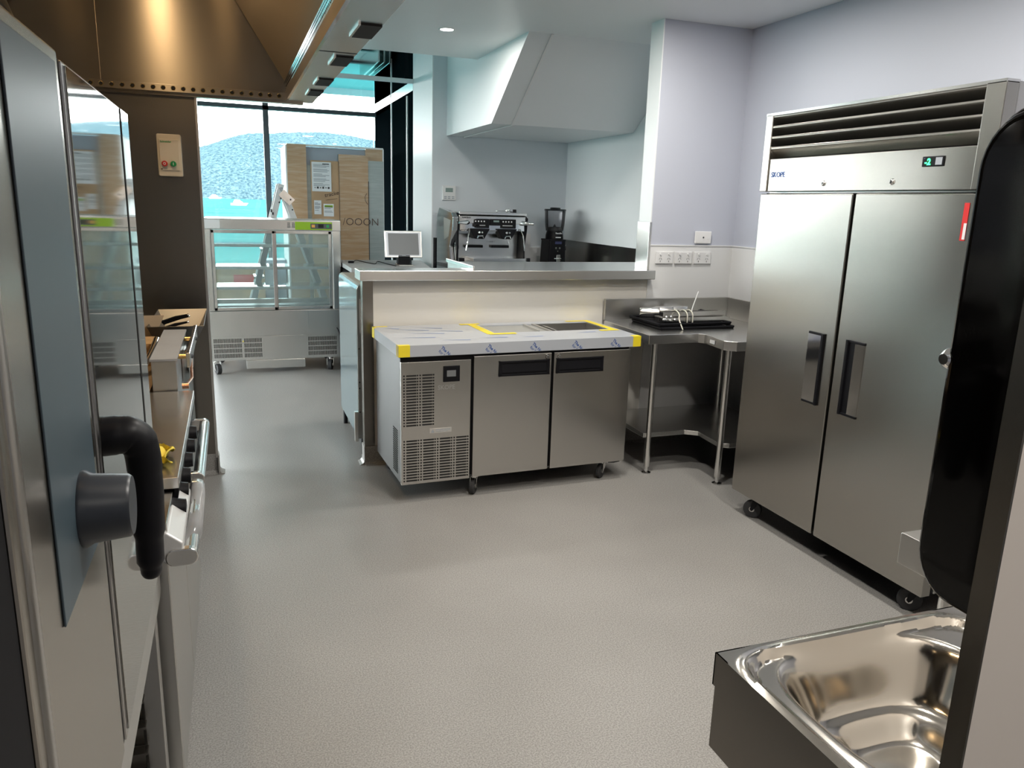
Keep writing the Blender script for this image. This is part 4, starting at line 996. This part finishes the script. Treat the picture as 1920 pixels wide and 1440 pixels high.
# ------------------------------------------------------------------ refrigerated display cabinet
DX0, DX1, DY = -.235, .985, 7.6
t = thing('display_cabinet', 'stainless refrigerated cake display with sliding glass doors and green panel', 'display cabinet', (.38, 8.0, 0))
DB = 8.25
m = MB(); m.box(DX0, DX1, DY, DY+.04, 1.35, 1.448); m.box(DX0, DX1, DY+.04, DB, 1.42, 1.448)
m.build('top', 'steel_h', t, .006)
m = MB(); m.box(DX0, DX0+.06, DY+.005, DB, .60, 1.42); m.box(DX1-.085, DX1, DY+.005, DY+.08, .60, 1.42); m.box(DX1-.04, DX1, DY+.08, DB, .60, 1.42)
m.build('side_frame', 'bright_steel', t, .01)
B(DX0, DX1, DY+.01, DB, .36, .60).build('lower_body', 'steel_h', t, .003)
B(DX0, DX1, DY+.02, DB, .13, .36).build('machine_bay', 'steel_h', t)
B(.655, .665, DY+.004, DY+.01, .37, .59).build('panel_joint', 'bright_steel', t)
m = MB(); m.box(DX0+.06, DX1-.085, DY+.10, DB, .60, .64); m.build('deck', 'white_case', t)
B(DX0+.06, DX0+.064, DY+.08, DB-.01, .64, 1.42).build('liner', 'white_case', t); B(DX1-.045, DX1-.041, DY+.08, DB-.01, .64, 1.42).build('liner', 'white_case', t)
B(DX0+.05, DX1-.05, DB-.01, DB-.004, .62, 1.42).build('rear_glass', 'glass', t)
def slide(a, b, y):
    f = MB(); f.box(a, a+.028, y, y+.02, .605, 1.345); f.box(b-.028, b, y, y+.02, .605, 1.345); f.box(a, b, y, y+.02, .605, .632); f.box(a, b, y, y+.02, 1.318, 1.345)
    d = f.build('sliding_door', 'bright_steel', t, .002)
    B(a+.027, b-.027, y+.008, y+.013, .63, 1.32).build('door_glass', 'case_glass', d)
slide(DX0+.055, .382, DY+.015); slide(.365, DX1-.085, DY+.045)
for i, z in enumerate((.80, .99, 1.20)):
    s = B(DX0+.08, DX1-.06, DY+.13, DB-.06, z, z+.008).build('shelf', 'glass', t)
    m = MB(); m.box(DX0+.08, DX1-.06, DY+.12, DY+.128, z-.012, z+.016)
    for k in range(38): m.box(DX0+.09+k*.029, DX0+.094+k*.029, DY+.112, DY+.12, z-.008, z+.012)
    m.build('shelf_rail', 'bright_steel', s)
B(DX0+.08, DX1-.08, DY+.10, DY+.13, .66, .70).build('price_rail', 'bright_steel', t)
gpn = B(.565, .905, DY-.008, DY, 1.358, 1.432).build('green_panel', 'lime', t, .004)
B(.705, .90, DY-.011, DY-.008, 1.37, 1.418).build('switch_plate', 'screen_dark', gpn)
B(.715, .745, DY-.014, DY-.011, 1.382, 1.408).build('orange_switch', 'orange', gpn)
B(.775, .825, DY-.0125, DY-.011, 1.38, 1.412).build('temperature_screen', 'dark_void', gpn)
B(.85, .875, DY-.014, DY-.011, 1.382, 1.408).build('green_switch', 'green', gpn)
m = MB()
for x0_ in (.495, .535):
    for k in range(5): m.box(x0_, x0_+.028, DY-.0015, DY, 1.376+k*.010, 1.381+k*.010)
m.build('speaker_slots', 'ink', t)
B(DX0+.005, DX0+.14, DY-.002, DY, 1.36, 1.44).build('corner_label', 'white_plastic', t)
def grille(a, b):
    m = MB()
    for r in range(4):
        z = .155+r*.048
        n = int((b-a)/.0125)
        for k in range(n): m.box(a+k*.0125, a+k*.0125+.0065, DY+.017, DY+.021, z, z+.038)
    m.build('vent_grille', 'dark_void', t)
grille(-.205, .045); grille(.065, .235); grille(.655, .935)
m = MB(); m.box(.24, .63, DY+.01, DY+.02, .135, .355); m.build('service_panel', 'steel_h', t)
B(.076, .62, DY-.002, DY+.02, .045, .128).build('drip_drawer', 'steel_h', t, .003)
mm = MB(); mm.add([(.048, DY+.018, .305), (.062, DY+.018, .305), (.055, DY+.018, .322)], [(0, 1, 2)]); mm.build('warning_triangle', 'yellow', t)
MB().tube(smooth_path([(.93, DY, .42), (.95, DY-.02, .38), (.97, DY-.02, .30), (.985, DY-.01, .22)]), .006, 8).build('cord', 'black', t)
castor(t, -.19, DY+.06, .13, .05, -1.2, .045, mat='steel'); castor(t, .87, DY+.06, .13, .05, -1.9, .045, mat='steel'); castor(t, -.19, DB-.08, .13, .045, 0); castor(t, .87, DB-.08, .13, .045, 0)

# ------------------------------------------------------------------ step ladder
t = thing('step_ladder', 'aluminium step ladder standing open behind the display cabinet', 'ladder', (.55, 8.5, 0))
def rail(a, b, w=.03, d=.012):
    m = MB(); a = Vector(a); b = Vector(b); dd = (b-a).normalized(); n = Vector((dd.z, 0, -dd.x))*w; k = Vector((0, d, 0))
    vs = [a+n+k, a-n+k, a-n-k, a+n-k, b+n+k, b-n+k, b-n-k, b+n-k]
    return m.add(vs, [(3, 2, 1, 0), (4, 5, 6, 7), (0, 1, 5, 4), (1, 2, 6, 5), (2, 3, 7, 6), (3, 0, 4, 7)])
for y in (8.36, 8.66):
    rail((.50, y, 1.78), (.02, y, 0)).build('front_rail', 'white_plastic', t, .003)
    rail((.53, y+.015, 1.68), (1.12, y+.015, 0)).build('rear_rail', 'white_plastic', t, .003)
for k in range(1, 6):
    z = .28*k; x = .02+.48*z/1.78
    B(x-.05, x+.05, 8.36, 8.66, z-.012, z+.012).build('step', 'bright_steel', t)
B(.43, .62, 8.345, 8.35, 1.56, 1.70).build('hinge_plate', 'white_plastic', t, .003) if False else rail((.495, 8.34, 1.70), (.60, 8.34, 1.60), .04, .004).build('hinge_plate', 'bright_steel', t)
m = MB()
for (x, z) in ((.49, 1.64), (.475, 1.60), (.585, 1.63), (.60, 1.53)): m.lathe([(.0001, -.004), (.008, -.004), (.009, 0)], (x, 8.336, z), 'y', 8)
m.build('rivet', 'ink', t)
text_mb('BAILEY', .045, (.478, 8.346, 1.745), (.26, 0, -.96), (.96, 0, .26), bold=.001).build('maker_mark', 'grey_ink', t)
m = MB(); m.box(.385, .40, 8.345, 8.348, 1.50, 1.53); m.box(.40, .415, 8.345, 8.348, 1.475, 1.50); m.build('safety_mark', 'ink', t)
o = thing('cardboard_box', 'low open cardboard box on the floor seen through the display glass', 'box', (0, 9.3, 0))
B(-.35, .33, 9.1, 9.6, 0, .86).build('carton', 'card', o)
B(.0, .22, 9.09, 9.1, .70, .80).build('red_print', 'red', o)
o2_ = B(.34, .57, 9.25, 9.6, 0, .95).build('blue_tub', 'blue_board'); tag(o2_, 'pale blue tub behind the ladder seen through the display glass', 'tub')

# ------------------------------------------------------------------ wrapped crate with papers
t = thing('wrapped_crate', 'tall stretch-wrapped appliance crate padded with cardboard sheets', 'crate', (1.1, 9.4, 0))
CY = 8.9
B(.64, 1.60, CY+.02, CY+.85, .02, 2.19).build('white_appliance', 'blue_board', t, .01)
B(.60, .80, CY-.02, CY+.02, .02, 2.21).build('corner_board', 'card_wrap', t); B(1.44, 1.625, CY-.02, CY+.02, .02, 2.195).build('corner_board', 'card_wrap', t)
B(1.14, 1.46, CY-.05, CY-.02, .02, 2.125).build('cardboard_sheet', 'card_wrap', t)
B(.845, 1.14, CY-.04, CY+.01, .02, 2.05).build('cardboard_sheet', 'card', t)
B(1.46, 1.632, CY-.045, CY-.021, .02, 2.07).build('film_side', 'grey_wrap', t)
B(.80, .845, CY-.0, CY+.018, .02, 2.0).build('dark_edge', 'grey_wrap', t)
m = MB(); m.box(1.139, 1.143, CY-.053, CY-.049, .1, 2.05); m.box(1.458, 1.466, CY-.052, CY-.045, .1, 1.85); m.build('sheet_gap', 'ink', t)
m = MB(); m.box(.605, 1.635, CY-.012, CY+.03, 2.195, 2.213); m.build('top_edge_film', 'white_paint', t)
B(1.625, 1.64, CY-.02, CY+.8, .02, 2.20).build('edge_film', 'white_paint', t); B(.585, .60, CY-.02, CY+.8, .02, 2.20).build('edge_film', 'white_paint', t)
text_mb('/OOON', .115, (1.17, CY-.0515, 1.37), (1, 0, 0), (0, 0, 1), bold=-.001).build('handwriting', 'marker', t)
text_mb('tracked', .062, (.985, CY-.0415, 1.665), (.96, 0, .22), (-.1, 0, 1)).build('handwriting', 'marker', t)
m = MB(); m.tube([(1.0, CY-.042, 1.635), (1.12, CY-.042, 1.655)], .002, 6); m.build('underline', 'marker', t)
MB().tube([(1.44, CY-.052, 1.72), (1.42, CY-.052, 1.68), (1.425, CY-.052, 1.64), (1.45, CY-.052, 1.60)], .003, 6).build('pen_bracket', 'marker', t)
def sheet(x0, x1, z0, z1, y, rows, lab, logos=False, greenlogo=False):
    t = thing('paper_sheet', lab, 'paper', ((x0+x1)/2, y, z0), group='papers taped to the wrapped crate')
    B(x0, x1, y-.003, y, z0, z1).build('page', 'paper', t)
    m = MB(); w = x1-x0; zz = z1-.03; i = 0
    while zz > z0+(.05 if logos else .02) and i < rows:
        if i % 4 != 3: m.box(x0+w*.08, x0+w*(.9 if i % 4 == 1 else random.uniform(.5, .85)), y-.0042, y-.003, zz, zz+.006)
        zz -= (z1-z0-.06)/rows; i += 1
    m.build('printed_lines', 'grey_ink', t)
    if logos:
        m = MB()
        for k, r in enumerate((.006, .012, .007, .012, .007, .012)): m.lathe([(.0001, -.001), (r, -.001)], (x0+w*(.15+k*.14), y-.0035, z0+.04), 'y', 8)
        m.build('printed_symbols', 'ink', t)
        B(x0+w*.55, x0+w*.9, y-.0042, y-.003, z1-.025, z1-.015).build('heading', 'ink', t)
    if greenlogo:
        B(x0+w*.1, x0+w*.9, y-.0042, y-.003, z1-.035, z1-.015).build('green_logo', 'lime', t)
sheet(.852, 1.058, 1.725, 2.035, CY-.042, 20, 'large white printed notice taped high on the wrapped crate', True)
sheet(.868, .945, 1.48, 1.63, CY-.042, 9, 'small white docket on the crate left above the display cabinet')
sheet(.968, 1.078, 1.46, 1.595, CY-.042, 6, 'small white label with green heading on the crate', False, True)

# ------------------------------------------------------------------ world, lights, camera
w = bpy.data.worlds.new('World'); sc.world = w; w.use_nodes = True
nt = w.node_tree; nt.nodes.clear()
out = nt.nodes.new('ShaderNodeOutputWorld'); bg = nt.nodes.new('ShaderNodeBackground')
tc = nt.nodes.new('ShaderNodeTexCoord'); sep = nt.nodes.new('ShaderNodeSeparateXYZ'); rp = nt.nodes.new('ShaderNodeValToRGB')
rp.color_ramp.elements[0].position = 0.0; rp.color_ramp.elements[0].color = (1, .985, .96, 1); rp.color_ramp.elements[1].position = .7; rp.color_ramp.elements[1].color = (.86, .93, 1, 1)
nt.links.new(tc.outputs['Generated'], sep.inputs[0]); nt.links.new(sep.outputs['Z'], rp.inputs['Fac']); nt.links.new(rp.outputs['Color'], bg.inputs['Color']); nt.links.new(bg.outputs[0], out.inputs[0])
bg.inputs['Strength'].default_value = 8.0
su = bpy.data.lights.new('sun', 'SUN'); su.energy = 3.0; su.angle = math.radians(3); su.color = (1, .97, .92)
so = bpy.data.objects.new('sun', su); COL.objects.link(so); so.rotation_euler = (math.radians(50), 0, math.radians(-25)); so.location = (0, 20, 30)
for (x, y, z, sx, sy, rx, ry) in ((-1.1, 10.86, 1.7, 6.0, 3.2, math.radians(-90), 0), (-4.18, 7.85, 1.42, 2.6, 6.1, 0, math.radians(-90))):
    pl = bpy.data.lights.new('window_portal', 'AREA'); pl.shape = 'RECTANGLE'; pl.size = sx; pl.size_y = sy; pl.cycles.is_portal = True
    po = bpy.data.objects.new('window_portal', pl); COL.objects.link(po); po.location = (x, y, z); po.rotation_euler = (rx, ry, 0)

cam = bpy.data.cameras.new('camera'); co = bpy.data.objects.new('camera', cam); COL.objects.link(co); sc.camera = co
Mx = ((0.9413, -0.3362, 0.0292), (-0.0498, -0.2239, -0.9733), (0.3338, 0.9148, -0.2275))
rt = Vector(Mx[0]).normalized(); bk = -Vector(Mx[2]).normalized(); up = bk.cross(rt).normalized()
R_ = Matrix((rt, up, bk)).transposed().to_4x4(); R_.translation = Vector((0, 0, 1.65)); co.matrix_world = R_
cam.sensor_width = 36; cam.lens = 1442/1920*36; cam.clip_start = .02; cam.clip_end = 6000
sc.view_settings.view_transform = 'Standard'; sc.view_settings.look = 'None'; sc.view_settings.gamma = 1; sc.view_settings.exposure = 0.95
sc.view_settings.use_curve_mapping = False
try: sc.cycles.use_denoising = True; sc.cycles.sample_clamp_indirect = 6; sc.cycles.caustics_reflective = False; sc.cycles.max_bounces = 10; sc.cycles.transparent_max_bounces = 16
except Exception: pass
for o in sc.objects:
    if '_loc' in o: del o['_loc']
